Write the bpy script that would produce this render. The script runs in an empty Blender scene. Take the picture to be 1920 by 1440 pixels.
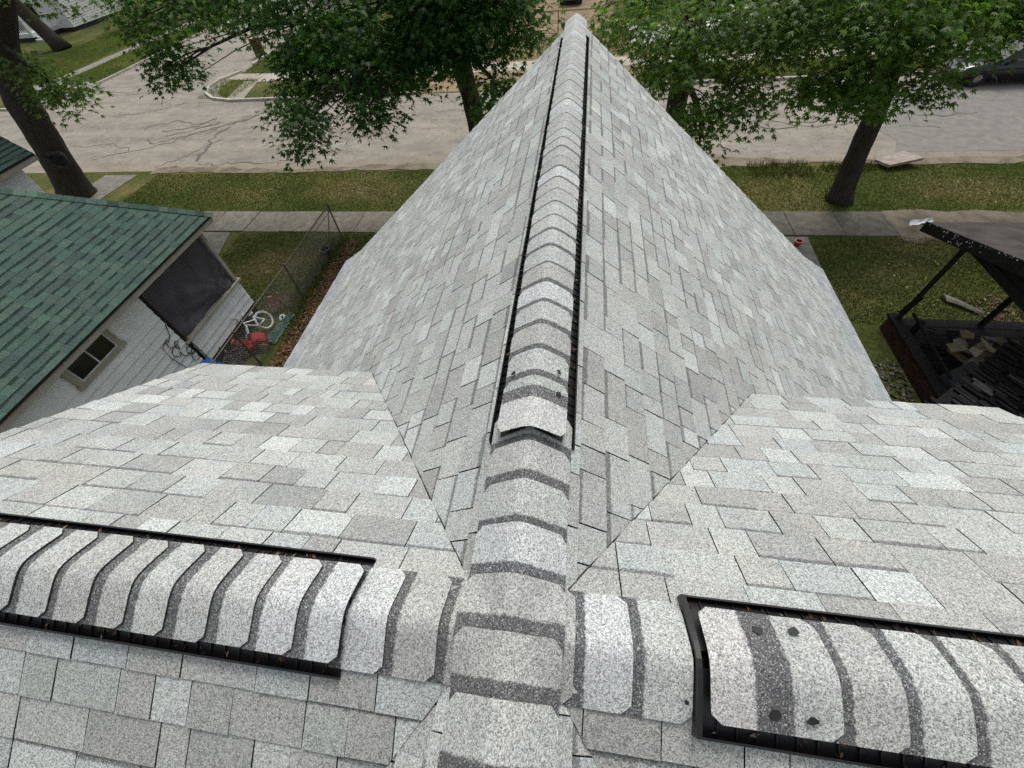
import bpy, math, random
import numpy as np
from mathutils import Vector, Matrix
R = random.Random(7)
NR = np.random.RandomState(11)
SC = bpy.context.scene
COL = SC.collection
rad = math.radians

# ------------------------------------------------------------------ camera
CAM = Vector((0.12266, -0.10948, 1.34795))
cr, cu, cf = Vector((0.98973, 0.12371, -0.07167)), Vector((-0.05656, 0.79922, 0.59837)), Vector((-0.13131, 0.58817, -0.79801))
cam = bpy.data.cameras.new('camera'); cam.lens = 14.1286; cam.sensor_width = 36; cam.clip_start = .05; cam.clip_end = 2000
co = bpy.data.objects.new('camera', cam); COL.objects.link(co)
M3 = Matrix((cr, cu, -cf)).transposed()
co.matrix_world = Matrix.Translation(CAM) @ M3.to_4x4()
SC.camera = co

# ------------------------------------------------------------------ sky, sun, exposure
SUN_EL, SUN_AZ = rad(60), rad(8)      # azimuth from +Y towards +X
w = bpy.data.worlds.new('World'); SC.world = w; w.use_nodes = True
nt = w.node_tree; nt.nodes.clear()
sky = nt.nodes.new('ShaderNodeTexSky'); sky.sky_type = 'NISHITA'; sky.sun_disc = False
sky.sun_elevation = SUN_EL; sky.sun_rotation = SUN_AZ; sky.dust_density = 4; sky.air_density = 1.2; sky.ozone_density = .6
hs = nt.nodes.new('ShaderNodeHueSaturation'); hs.inputs['Saturation'].default_value = .24
bg = nt.nodes.new('ShaderNodeBackground'); bg.inputs['Strength'].default_value = .15
ow = nt.nodes.new('ShaderNodeOutputWorld')
nt.links.new(sky.outputs[0], hs.inputs['Color']); nt.links.new(hs.outputs[0], bg.inputs[0]); nt.links.new(bg.outputs[0], ow.inputs[0])
sl = bpy.data.lights.new('sun', 'SUN'); sl.energy = 1.5; sl.angle = rad(18); sl.color = (1, .985, .95)
so = bpy.data.objects.new('sun', sl); COL.objects.link(so)
sd = Vector((math.sin(SUN_AZ) * math.cos(SUN_EL), math.cos(SUN_AZ) * math.cos(SUN_EL), math.sin(SUN_EL)))
so.rotation_euler = sd.to_track_quat('Z', 'Y').to_euler(); so.location = (0, 20, 40)
SC.view_settings.view_transform = 'Standard'; SC.view_settings.look = 'None'
SC.view_settings.exposure = 0.0; SC.view_settings.gamma = 1; SC.view_settings.use_curve_mapping = False
SC.cycles.use_denoising = False

# ------------------------------------------------------------------ node helpers
def mat(name, rough=.85, spec=.3):
    m = bpy.data.materials.new(name); m.use_nodes = True
    t = m.node_tree; b = t.nodes['Principled BSDF']
    b.inputs['Roughness'].default_value = rough; b.inputs['Specular IOR Level'].default_value = spec
    return m, t, b
def node(t, typ, **k):
    n = t.nodes.new(typ)
    for a, v in k.items(): setattr(n, a, v)
    return n
def link(t, a, b): t.links.new(a, b)
def pos(t): return node(t, 'ShaderNodeNewGeometry').outputs['Position']
def noise(t, vec, scale, detail=4, rough=.55, dist=0):
    n = node(t, 'ShaderNodeTexNoise'); n.inputs['Scale'].default_value = scale; n.inputs['Detail'].default_value = detail
    n.inputs['Roughness'].default_value = rough; n.inputs['Distortion'].default_value = dist
    if vec is not None: link(t, vec, n.inputs['Vector'])
    return n.outputs['Fac']
def ramp(t, fac, stops):
    n = node(t, 'ShaderNodeValToRGB'); e = n.color_ramp.elements
    while len(e) < len(stops): e.new(.5)
    for el, (p, c) in zip(e, stops):
        el.position = p; el.color = (c, c, c, 1) if isinstance(c, (int, float)) else (*c, 1)
    link(t, fac, n.inputs[0]); return n.outputs[0]
def mix(t, fac, a, b, typ='MIX'):
    n = node(t, 'ShaderNodeMix', data_type='RGBA', blend_type=typ)
    for i, v in ((0, fac), (6, a), (7, b)):
        if isinstance(v, (int, float)): n.inputs[i].default_value = v if i == 0 else (v, v, v, 1)
        elif isinstance(v, tuple): n.inputs[i].default_value = (*v, 1)
        else: link(t, v, n.inputs[i])
    return n.outputs[2]
def math_(t, op, a, b=None):
    n = node(t, 'ShaderNodeMath', operation=op)
    for i, v in enumerate((a, b)):
        if v is None: continue
        if isinstance(v, (int, float)): n.inputs[i].default_value = v
        else: link(t, v, n.inputs[i])
    return n.outputs[0]
def bump(t, b, h, strength=.3, dist=.01):
    n = node(t, 'ShaderNodeBump'); n.inputs['Strength'].default_value = strength; n.inputs['Distance'].default_value = dist
    link(t, h, n.inputs['Height']); link(t, n.outputs[0], b.inputs['Normal'])
def attr(t, name):
    n = node(t, 'ShaderNodeAttribute'); n.attribute_name = name; return n
def plain(name, c, rough=.7, spec=.3, var=.25, scale=6, bmp=0, metal=0, stretch=None):
    m, t, b = mat(name, rough, spec)
    p = pos(t)
    if stretch:
        mp = node(t, 'ShaderNodeMapping'); mp.inputs['Scale'].default_value = stretch; link(t, p, mp.inputs[0]); p = mp.outputs[0]
    f = noise(t, p, scale, 6, .6)
    c0 = tuple(x * (1 - var) for x in c); c1 = tuple(min(1, x * (1 + var)) for x in c)
    link(t, ramp(t, f, [(.3, c0), (.7, c1)]), b.inputs['Base Color'])
    b.inputs['Metallic'].default_value = metal
    if bmp: bump(t, b, noise(t, p, scale * 6, 5), bmp)
    return m

def shingle_mat(name, grain, lo, hi, bandcol, bandk=.9):
    m, t, b = mat(name, .92, .25)
    a = attr(t, 'tint'); uv = node(t, 'ShaderNodeUVMap', uv_map='st'); p = pos(t)
    vo = node(t, 'ShaderNodeTexVoronoi'); vo.inputs['Scale'].default_value = grain; link(t, p, vo.inputs['Vector'])
    sep = node(t, 'ShaderNodeSeparateColor'); link(t, vo.outputs['Color'], sep.inputs[0])
    vo2 = node(t, 'ShaderNodeTexVoronoi'); vo2.inputs['Scale'].default_value = grain * .53; link(t, p, vo2.inputs['Vector'])
    sep2 = node(t, 'ShaderNodeSeparateColor'); link(t, vo2.outputs['Color'], sep2.inputs[0])
    g = math_(t, 'ADD', math_(t, 'MULTIPLY', sep.outputs[0], .66), math_(t, 'MULTIPLY', sep2.outputs[1], .34))
    gr = ramp(t, g, [(.15, lo), (.5, 1.0), (.85, hi)])
    blot = ramp(t, noise(t, p, 3.1, 5, .6), [(.3, (.90, .92, .93)), (.7, (1.06, 1.05, 1.02))])
    # printed shadow band: starts at band metres from the butt (v), ragged at its edge
    sx = node(t, 'ShaderNodeSeparateXYZ'); link(t, uv.outputs[0], sx.inputs[0])
    rag = math_(t, 'MULTIPLY', math_(t, 'SUBTRACT', noise(t, p, 60, 3, .7), .5), .022)
    d = math_(t, 'SUBTRACT', math_(t, 'ADD', sx.outputs[1], rag), a.outputs['Alpha'])
    fac = node(t, 'ShaderNodeMapRange'); fac.inputs[1].default_value = -.003; fac.inputs[2].default_value = .003; link(t, d, fac.inputs[0])
    spk = ramp(t, sep.outputs[2], [(.80, 1.0), (.88, .35)])
    base = mix(t, math_(t, 'MULTIPLY', math_(t, 'MULTIPLY', fac.outputs[0], bandk), spk), a.outputs['Color'], bandcol)
    c = mix(t, 1.0, mix(t, 1.0, base, gr, 'MULTIPLY'), blot, 'MULTIPLY')
    link(t, c, b.inputs['Base Color'])
    bump(t, b, g, .35, .0015)
    return m

def tinted(name, rough=.8, spec=.3, trans=0, nscale=8, nvar=.2, bmp=0):
    m, t, b = mat(name, rough, spec)
    a = attr(t, 'tint'); f = noise(t, pos(t), nscale, 5)
    c = mix(t, 1.0, a.outputs['Color'], ramp(t, f, [(.3, 1 - nvar), (.7, 1 + nvar)]), 'MULTIPLY')
    link(t, c, b.inputs['Base Color'])
    if bmp: bump(t, b, f, bmp)
    if trans:
        o = t.nodes['Material Output']; tr = node(t, 'ShaderNodeBsdfTranslucent'); ms = node(t, 'ShaderNodeMixShader')
        link(t, mix(t, 1.0, c, (1.2, 1.5, .5), 'MULTIPLY'), tr.inputs[0]); ms.inputs[0].default_value = trans
        link(t, b.outputs[0], ms.inputs[1]); link(t, tr.outputs[0], ms.inputs[2]); link(t, ms.outputs[0], o.inputs[0])
    return m

# ------------------------------------------------------------------ mesh helpers
class MB:
    def __init__(s): s.v = []; s.f = []; s.t = []; s.uv = []
    def add(s, vs, fs, tint=(1, 1, 1, 9), uvs=None, tints=None):
        o = len(s.v); s.v += [tuple(x) for x in vs]
        for i, f in enumerate(fs):
            s.f.append([o + k for k in f])
            s.t.append(tints[i] if tints else tint)
            s.uv.append(uvs[i] if uvs else [(0, 0)] * len(f))
        return s
    def box(s, c, size, rot=None, tint=(1, 1, 1, 9)):
        c = Vector(c); h = [x / 2 for x in size]
        vs = []
        for x in (-1, 1):
            for y in (-1, 1):
                for z in (-1, 1):
                    p = Vector((x * h[0], y * h[1], z * h[2]))
                    if rot is not None: p = rot @ p
                    vs.append(c + p)
        return s.add(vs, [(0, 1, 3, 2), (4, 6, 7, 5), (0, 4, 5, 1), (2, 3, 7, 6), (0, 2, 6, 4), (1, 5, 7, 3)], tint)
    def tube(s, pts, rads, n=8, tint=(1, 1, 1, 9), closed=False, wob=0):
        pts = [Vector(p) for p in pts]; k = len(pts); vs = []; ref = Vector((.13, .31, .94))
        if not hasattr(rads, '__len__'): rads = [rads] * k
        for i, p in enumerate(pts):
            d = (pts[(i + 1) % k] - pts[i - 1]) if closed else (pts[min(i + 1, k - 1)] - pts[max(i - 1, 0)])
            d.normalize(); a = d.cross(ref)
            if a.length < .05: a = d.cross(Vector((1, 0, 0)))
            a.normalize(); b = d.cross(a)
            for j in range(n):
                th = 2 * math.pi * j / n; r = rads[i] * (1 + (R.uniform(-wob, wob) if wob else 0))
                vs.append(p + a * math.cos(th) * r + b * math.sin(th) * r)
        fs = [(i * n + j, i * n + (j + 1) % n, (i + 1) * n + (j + 1) % n, (i + 1) * n + j) for i in range(k - 1) for j in range(n)]
        if closed: fs += [((k - 1) * n + j, (k - 1) * n + (j + 1) % n, (j + 1) % n, j) for j in range(n)]
        else: fs += [tuple(range(n - 1, -1, -1)), tuple(range((k - 1) * n, k * n))]
        return s.add(vs, fs, tint)
    def lathe(s, c, prof, n=16, rot=None, tint=(1, 1, 1, 9)):
        c = Vector(c); vs = []
        for r, z in prof:
            for j in range(n):
                th = 2 * math.pi * j / n; p = Vector((r * math.cos(th), r * math.sin(th), z))
                vs.append(c + (rot @ p if rot is not None else p))
        k = len(prof)
        fs = [(i * n + j, i * n + (j + 1) % n, (i + 1) * n + (j + 1) % n, (i + 1) * n + j) for i in range(k - 1) for j in range(n)]
        fs += [tuple(range(n - 1, -1, -1)), tuple(range((k - 1) * n, k * n))]
        return s.add(vs, fs, tint)
    def prism(s, poly, off, tint=(1, 1, 1, 9)):
        n = len(poly); off = Vector(off); a = [Vector(p) for p in poly]
        return s.add(a + [p + off for p in a], [tuple(range(n - 1, -1, -1)), tuple(range(n, 2 * n))] + [(i, (i + 1) % n, n + (i + 1) % n, n + i) for i in range(n)], tint)
    def build(s, name, m, parent=None, smooth=False, kind=None, label=None):
        me = bpy.data.meshes.new(name); me.from_pydata(s.v, [], s.f); me.materials.append(m)
        nl = len(me.loops)
        ca = me.color_attributes.new('tint', 'FLOAT_COLOR', 'CORNER')
        arr = np.empty((nl, 4), np.float32); uva = np.empty((nl, 2), np.float32); k = 0
        for f, t, u in zip(s.f, s.t, s.uv):
            arr[k:k + len(f)] = t if len(t) == 4 else (*t, 9); uva[k:k + len(f)] = u; k += len(f)
        ca.data.foreach_set('color', arr.ravel())
        uvl = me.uv_layers.new(name='st'); uvl.data.foreach_set('uv', uva.ravel())
        if smooth: me.polygons.foreach_set('use_smooth', [True] * len(me.polygons))
        me.update()
        o = bpy.data.objects.new(name, me); COL.objects.link(o)
        if parent is not None:
            o.parent = parent; o.matrix_parent_inverse = Matrix.Translation(-Vector(root_loc(parent)))
        if kind: o['kind'] = kind
        if label: o['label'] = label
        return o
ROOT = {}
def root_loc(o):                       # parts are meshed in world coordinates; only the thing's Empty is offset
    return ROOT.get(o.name, (0, 0, 0)) if o.type == 'EMPTY' else (0, 0, 0)
def thing(name, label, cat, loc=(0, 0, 0), group=None):
    o = bpy.data.objects.new(name, None); COL.objects.link(o); o.location = loc; o.empty_display_size = .2
    ROOT[o.name] = tuple(loc); o['label'] = label; o['category'] = cat
    if group: o['group'] = group
    return o
def tag(o, label, cat, group=None):
    o['label'] = label; o['category'] = cat
    if group: o['group'] = group
    return o
def struct(o): o['kind'] = 'structure'; return o

def big_mesh(name, verts, faces_n, m, parent=None, tints=None, kind=None):
    """verts (N,k,3) array, one n-gon/fan each described by index array faces_n (F,3 or 4)"""
    N, k, _ = verts.shape; F = np.asarray(faces_n); nf, c = F.shape
    idx = (F[None] + (np.arange(N) * k)[:, None, None]).reshape(-1, c)
    me = bpy.data.meshes.new(name); me.vertices.add(N * k); me.vertices.foreach_set('co', verts.astype(np.float32).ravel())
    me.loops.add(idx.size); me.loops.foreach_set('vertex_index', idx.ravel().astype(np.int32))
    me.polygons.add(len(idx)); me.polygons.foreach_set('loop_start', (np.arange(len(idx)) * c).astype(np.int32))
    me.update(calc_edges=True); me.materials.append(m)
    ca = me.color_attributes.new('tint', 'FLOAT_COLOR', 'POINT')
    tt = np.ones((N, k, 4), np.float32); tt[..., :3] = tints[:, None, :]; ca.data.foreach_set('color', tt.ravel())
    o = bpy.data.objects.new(name, me); COL.objects.link(o)
    if parent is not None:
        o.parent = parent; o.matrix_parent_inverse = Matrix.Translation(-Vector(root_loc(parent)))
    if kind: o['kind'] = kind
    return o

def seen_size(c, area):
    d = Vector(c) - CAM; z = d.dot(cf)
    if z < .2: return 0
    x, y = d.dot(cr) / z * .785, d.dot(cu) / z * .785
    if abs(x) > 1.04 or abs(y) > .79: return area / d.length_squared * .001
    return area / d.length_squared

# ------------------------------------------------------------------ materials
M = {}
M['shingle'] = shingle_mat('grey_granule_shingle', 375, .43, 1.52, (.12, .12, .123), .8)
M['cap'] = shingle_mat('grey_granule_cap', 375, .40, 1.56, (.085, .085, .09), .94)
M['green_shingle'] = shingle_mat('green_granule_shingle', 120, .65, 1.35, (.012, .025, .022))
M['felt'] = plain('black_felt', (.018, .018, .018), .95)
M['black_plastic'] = plain('black_plastic', (.012, .012, .013), .45, .5)
M['tar'] = plain('tar_sealant', (.015, .015, .015), .5, .5)
M['trim'] = plain('white_trim', (.55, .56, .55), .6)
M['beige'] = plain('beige_trim', (.33, .31, .26), .7, var=.15, scale=4)
M['siding'] = plain('pale_blue_siding', (.72, .755, .765), .6, var=.08, scale=2.5)
M['white_siding'] = plain('white_siding', (.68, .69, .68), .6, var=.08, scale=2)
M['foundation'] = plain('dark_foundation', (.035, .035, .036), .9)
M['dark'] = plain('dark_interior', (.012, .012, .013), .9)
M['concrete'] = tinted('concrete', .9, .2, nscale=5, nvar=.28)
M['bark'] = plain('bark', (.048, .041, .034), .95, .15, var=.5, scale=7, bmp=.9, stretch=(3, 3, .5))
M['leaf'] = tinted('leaf', .48, .4, trans=.5, nscale=3, nvar=.15)
M['blade'] = tinted('grass_blade', .8, .15, trans=.2, nscale=.9, nvar=.25)
M['char'] = plain('charred_wood', (.009, .0085, .0085), .85, .2, var=.7, scale=14, bmp=.6)
M['rust'] = plain('rusty_metal', (.10, .05, .03), .8)
M['galv'] = plain('galvanised_steel', (.12, .095, .07), .6, .5, metal=.3)
M['tint'] = tinted('painted', .5, .45, nscale=9, nvar=.12)
M['matte'] = tinted('matte_stuff', .9, .2, nscale=11, nvar=.3, bmp=.3)
M['rubber'] = plain('rubber', (.02, .02, .02), .8)
m, t, b = mat('window_glass', .06, .6); b.inputs['Base Color'].default_value = (.012, .014, .015, 1); M['glass'] = m
m, t, b = mat('car_paint_black', .12, .6); b.inputs['Base Color'].default_value = (.004, .004, .0045, 1); b.inputs['Coat Weight'].default_value = .25; M['car_black'] = m
m, t, b = mat('car_paint_white', .2, .6); b.inputs['Base Color'].default_value = (.75, .75, .75, 1); b.inputs['Coat Weight'].default_value = 1; M['car_white'] = m
m, t, b = mat('car_paint_teal', .2, .6); b.inputs['Base Color'].default_value = (.02, .05, .05, 1); b.inputs['Coat Weight'].default_value = 1; M['car_teal'] = m
m, t, b = mat('chrome', .2, .5); b.inputs['Base Color'].default_value = (.3, .3, .3, 1); b.inputs['Metallic'].default_value = 1; M['chrome'] = m
m, t, b = mat('headlamp', .1, .7); b.inputs['Base Color'].default_value = (.4, .42, .44, 1); M['lamp'] = m
m, t, b = mat('dark_mesh_cloth', .55, .4)
f = noise(t, pos(t), 3, 5, .6); link(t, ramp(t, f, [(.3, (.06, .059, .072)), (.7, (.095, .092, .11))]), b.inputs['Base Color']); M['cloth'] = m
SUNLIT_DRY = [(-9.0, 15.4, 2.2, 1.1, .85), (-10.2, 10.4, 1.4, 1.0, .8), (-5.5, 15.6, 1.0, 1.2, .3), (13.5, 15.2, 2.6, 1.0, .7), (6.6, 15.2, .9, 1.2, .6), (7.9, 14.2, 1.2, .5, .5), (-15.5, 15.3, 1.5, .7, .3), (9.3, 10.4, 1.2, .8, .35)]  # pale ellipses: sunlit patches and dry grass painted into lawn and blades
# ground: grass over soil
m, t, b = mat('lawn_soil', .95, .1); p = pos(t)
g1 = ramp(t, noise(t, p, .33, 5, .6), [(.36, (.055, .074, .018)), (.52, (.085, .096, .027)), (.66, (.17, .145, .056))])
g2 = ramp(t, noise(t, p, 9, 6, .7), [(.3, .55), (.7, 1.4)])
g3 = ramp(t, noise(t, p, 1.3, 4, .6), [(.55, 0.0), (.75, 1.0)])
base = mix(t, math_(t, 'MULTIPLY', g3, .45), g1, (.075, .058, .036))
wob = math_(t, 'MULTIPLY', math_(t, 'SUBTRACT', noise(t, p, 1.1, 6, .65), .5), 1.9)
for px_, py_, rx_, ry_, k_ in SUNLIT_DRY:
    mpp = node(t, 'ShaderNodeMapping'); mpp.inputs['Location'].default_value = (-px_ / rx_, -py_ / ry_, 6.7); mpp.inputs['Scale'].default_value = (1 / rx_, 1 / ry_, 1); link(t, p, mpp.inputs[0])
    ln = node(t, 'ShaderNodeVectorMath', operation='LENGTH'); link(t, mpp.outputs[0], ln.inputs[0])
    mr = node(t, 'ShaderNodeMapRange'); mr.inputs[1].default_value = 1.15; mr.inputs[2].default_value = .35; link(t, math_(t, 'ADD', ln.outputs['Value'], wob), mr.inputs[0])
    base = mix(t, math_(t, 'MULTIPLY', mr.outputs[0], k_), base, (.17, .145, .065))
c = mix(t, 1.0, base, g2, 'MULTIPLY')
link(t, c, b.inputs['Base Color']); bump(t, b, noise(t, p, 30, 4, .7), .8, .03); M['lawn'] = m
# asphalt
m, t, b = mat('worn_asphalt', .9, .2); p = pos(t)
mp = node(t, 'ShaderNodeMapping'); mp.inputs['Scale'].default_value = (.25, 1.1, 1); link(t, p, mp.inputs[0])
a1 = ramp(t, noise(t, mp.outputs[0], .9, 6, .62, .4), [(.3, (.215, .192, .160)), (.5, (.285, .257, .216)), (.7, (.345, .31, .258))])
a2 = ramp(t, noise(t, p, 55, 3, .7), [(.3, .72), (.7, 1.25)])
a3 = ramp(t, noise(t, p, 1.9, 6, .7), [(.35, .82), (.6, 1.05)])
vo = node(t, 'ShaderNodeTexVoronoi', feature='DISTANCE_TO_EDGE'); vo.inputs['Scale'].default_value = .33
wv = node(t, 'ShaderNodeMix', data_type='VECTOR'); wv.inputs[0].default_value = .28
nz = node(t, 'ShaderNodeTexNoise'); nz.inputs['Scale'].default_value = .8; nz.inputs['Detail'].default_value = 7; link(t, p, nz.inputs['Vector'])
vm = node(t, 'ShaderNodeVectorMath', operation='SCALE'); vm.inputs['Scale'].default_value = 7; link(t, nz.outputs['Color'], vm.inputs[0])
va = node(t, 'ShaderNodeVectorMath', operation='ADD'); link(t, p, va.inputs[0]); link(t, vm.outputs[0], va.inputs[1]); link(t, va.outputs[0], vo.inputs['Vector'])
ck = ramp(t, vo.outputs['Distance'], [(.004, .62), (.016, 1.0)])
c = mix(t, 1.0, mix(t, 1.0, mix(t, 1.0, a1, a2, 'MULTIPLY'), a3, 'MULTIPLY'), ck, 'MULTIPLY')
sx = node(t, 'ShaderNodeSeparateXYZ'); link(t, p, sx.inputs[0])      # sandy verge along the near edge of the street
sd_ = node(t, 'ShaderNodeMapRange'); sd_.inputs[1].default_value = 18.3; sd_.inputs[2].default_value = 17.2
link(t, math_(t, 'ADD', sx.outputs[1], math_(t, 'MULTIPLY', math_(t, 'SUBTRACT', noise(t, p, .8, 5), .5), 2.2)), sd_.inputs[0])
c = mix(t, math_(t, 'MULTIPLY', sd_.outputs[0], .55), c, (.27, .215, .15))
link(t, c, b.inputs['Base Color']); bump(t, b, noise(t, p, 60, 3), .25, .01); M['asphalt'] = m
M['sand'] = plain('sandy_dirt', (.19, .162, .12), .95, .1, var=.4, scale=2.2, bmp=.5)
M['dirt'] = plain('bare_dirt', (.25, .19, .12), .95, .1, var=.35, scale=.6, bmp=.4)
M['crack'] = plain('tar_crack', (.135, .125, .11), .9, .2, var=.5, scale=5)
M['shade_patch'] = plain('shaded_asphalt', (.215, .205, .188), .9, .2, var=.18, scale=3, bmp=.2)  # tree shade on the road, painted as a darker asphalt colour

# ================================================================== OUR HOUSE: the grey roof
PM, PD = .813, .649                     # slope of main gable, slope of cross dormers
ZC = -.0435
LR, ED, WK, ZK, WE, HE, XG = 6.70, 1.795, 4.314, -3.507, 4.738, -3.763, 3.085
EXPO = .1435
house = thing('house', 'house under a light grey shingled roof with ridge caps, filling the foreground', 'house', (0, 2, -6.7))

def clip(poly, a, b, c):                # keep a*u+b*v <= c ; poly of (u,v)
    out = []
    for i in range(len(poly)):
        p, q = poly[i], poly[(i + 1) % len(poly)]
        dp, dq = a * p[0] + b * p[1] - c, a * q[0] + b * q[1] - c
        if dp <= 0: out.append(p)
        if dp * dq < 0:
            s = dp / (dp - dq); out.append((p[0] + (q[0] - p[0]) * s, p[1] + (q[1] - p[1]) * s))
    return out
GREYS = [(.51, .525, .51), (.48, .49, .478), (.455, .462, .45), (.425, .43, .42), (.39, .392, .382), (.485, .515, .51), (.57, .595, .585), (.435, .435, .42), (.46, .482, .462), (.42, .416, .403), (.495, .505, .485), (.465, .468, .455)]
GREYS = [(g[0] * .868, g[1] * .876, g[2] * .862) for g in GREYS]
BLUES = [(.36, .385, .395), (.335, .36, .37), (.39, .41, .41), (.32, .34, .35), (.41, .425, .425)]
GREENS = [(.040, .085, .072), (.034, .068, .060), (.050, .098, .080), (.038, .058, .060), (.055, .085, .070), (.034, .052, .055), (.046, .082, .066), (.060, .098, .078)]
GREENS = [tuple(1.2 * (.5 * c + .5 * m_) for c, m_ in zip(g, (.058, .090, .074))) for g in GREENS]
def shingle_field(O, U, V, N, u0, u1, vlen, clips, pal, wr=(.10, .28), gap=.0044, th=.007, band_p=.6, lift=0, expo=EXPO, bandw=(.012, .026)):
    O, U, V, N = Vector(O), Vector(U).normalized(), Vector(V).normalized(), Vector(N).normalized()
    tabs = []
    k = 0; v0 = 0.0
    while v0 < vlen - .02:
        u = u0 - R.uniform(0, .3); up = False; nogap = False; v1 = min(v0 + expo + .02, vlen)
        jit = R.uniform(-.002, .002)
        while u < u1:
            wd = R.uniform(*wr); ua, ub = max(u, u0), min(u + wd, u1); u += wd; up = not up
            if ub - ua < .03: continue
            g = gap * R.uniform(.75, 1.15); gl = g if not nogap else .0004
            nogap = R.random() < .15; gr_ = g if not nogap else .0004
            poly = [(ua + gl / 2, v0 + jit), (ub - gr_ / 2, v0 + jit), (ub - gr_ / 2, v1), (ua + gl / 2, v1)]
            for c in clips: poly = clip(poly, *c) if len(poly) > 2 else []
            if len(poly) < 3: continue
            hb = th * (1.2 if up else .85) + R.uniform(0, .001)
            def P(q, base=False):
                f = (q[1] - v0) / (expo + .02)
                h = lift + (0.0 if base else hb * (1 - f) + .0012)
                return O + U * q[0] + V * q[1] + N * h
            n = len(poly); top = [P(q) for q in poly]; bot = [P(q, True) for q in poly]
            col = R.choice(pal); sh = R.uniform(.93, 1.07); tint = (col[0] * sh, col[1] * sh, col[2] * sh, (expo - R.uniform(*bandw)) if R.random() < band_p else 9)
            edge = (.05, .05, .05, 9)
            fs = [tuple(range(n))] + [(i, n + i, n + (i + 1) % n, (i + 1) % n) for i in range(n)]
            uvs = [[(q[0], q[1] - v0) for q in poly]] + [[(0, 0)] * 4] * n
            cu_ = sum(q[0] for q in poly) / n; cv = sum(q[1] for q in poly) / n
            area = abs(sum(poly[i][0] * poly[(i + 1) % n][1] - poly[(i + 1) % n][0] * poly[i][1] for i in range(n))) / 2
            c3 = O + U * cu_ + V * cv; dd = (CAM - c3)
            facing = max(0, N.dot(dd.normalized()))
            tabs.append((seen_size(c3, area * facing), top + bot, fs, [tint] + [edge] * n, uvs))
        v0 += expo; k += 1
    return tabs
def emit_tabs(tabs, parent, m, limit=300, name='shingle'):
    tabs.sort(key=lambda a: -a[0]); rest = MB()
    for i, (s, vs, fs, ts, uv) in enumerate(tabs):
        if i < limit:
            MB().add(vs, fs, tints=ts, uvs=uv).build(name, m, parent)
        else: rest.add(vs, fs, tints=ts, uvs=uv)
    if rest.f: rest.build(name, m, parent, kind='stuff')

tabs = []
nm = math.hypot(1, PM); nd = math.hypot(1, PD)
Y0 = -2.4
for sg in (-1, 1):
    # main slope: origin at kink line; clip away what the dormer covers (kept 6 cm under it)
    O = (sg * WK, 0, ZK); V = (-sg, 0, PM); N = (sg * PM, 0, 1)
    vl = WK * nm - .02
    # visible where |x| <= (PD*|y|-ZC)/PM  ->  v >= (WK - (PD y - ZC)/PM)*nm  (only for |y|<ED)
    vcl = [(PD / PM * nm, -1, -(WK + ZC / PM) * nm)]
    T = shingle_field(O, (0, 1, 0), V, N, 0, LR, vl, [], GREYS, bandw=(.018, .036), gap=.0054)
    T += shingle_field(O, (0, 1, 0), V, N, -ED, 0, vl, vcl, GREYS, bandw=(.018, .036)) + shingle_field(O, (0, 1, 0), V, N, Y0, -ED, vl, [], GREYS)
    keep = []
    for tb in T:
        inside = all(0 < p[1] < ED - .12 and abs(p[0]) > (PD * abs(p[1]) - ZC) / PM + .10 for p in tb[1])
        if not inside: keep.append(tb)
    tabs += keep
    fl = math.hypot(WE - WK, ZK - HE)
    tabs += shingle_field((sg * WE, 0, HE), (0, 1, 0), (-sg * (WE - WK), 0, ZK - HE), (sg * (ZK - HE), 0, WE - WK), Y0, LR + .02, fl + .01, [], BLUES)
    for sy in (1, -1):                  # dormer slopes
        O = (0, sy * ED, ZC - PD * ED); vl = ED * nd - .02
        # above main plane: |x| >= (PD*y - ZC)/PM, y = ED - v/nd
        ks = PD / PM
        cl = [(-1, -ks / nd, -(ks * ED - ZC / PM) - .004)] if sg > 0 else [(1, -ks / nd, -(ks * ED - ZC / PM) - .004)]
        u0, u1 = (0, XG) if sg > 0 else (-XG, 0)
        tabs += shingle_field(O, (1, 0, 0), (0, -sy, PD), (0, sy * PD, 1), u0, u1, vl, cl, GREYS, lift=.005)
emit_tabs(tabs, house, M['shingle'])
# decks under the shingles, walls, trims
d = MB()
for sg in (-1, 1):
    d.prism([(0, Y0, -.004), (0, LR - .01, -.004), (sg * WK, LR - .01, ZK - .004), (sg * WK, Y0, ZK - .004)], (0, 0, -.05))
    d.prism([(sg * WK, Y0, ZK - .004), (sg * WK, LR - .01, ZK - .004), (sg * (WE - .01), LR - .01, HE - .004), (sg * (WE - .01), Y0, HE - .004)], (0, 0, -.05))
    for sy in (1, -1):
        d.prism([(0, 0, ZC), (sg * (XG - .01), 0, ZC), (sg * (XG - .01), sy * (ED - .01), ZC - PD * (ED - .01)), (sg * 1.45, sy * (ED - .01), ZC - PD * (ED - .01))], (0, 0, -.05))
d.build('roof_deck', M['felt'], house)
d = MB()
for sg in (-1, 1):
    d.box((sg * (WE - .05), (Y0 + LR) / 2, HE - .10), (.03, LR - Y0 - .1, .14))
    d.prism([(sg * .02, LR - .03, -.06), (sg * WK, LR - .03, ZK - .06), (sg * WE, LR - .03, HE - .06), (sg * WE, LR - .03, HE - .2), (sg * WK, LR - .03, ZK - .2), (sg * .02, LR - .03, -.22)], (0, .02, 0))
    for sy in (1, -1):
        d.prism([(sg * (XG - .04), sy * .02, ZC - .06), (sg * (XG - .04), sy * ED, ZC - PD * ED - .06), (sg * (XG - .04), sy * ED, ZC - PD * ED - .19), (sg * (XG - .04), sy * .02, ZC - .2)], (sg * .02, 0, 0))
        d.box((sg * 2.28, sy * (ED - .04), ZC - PD * ED - .09), (1.5, .02, .12))
d.build('roof_trim', M['trim'], house)
d = MB()
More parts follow.
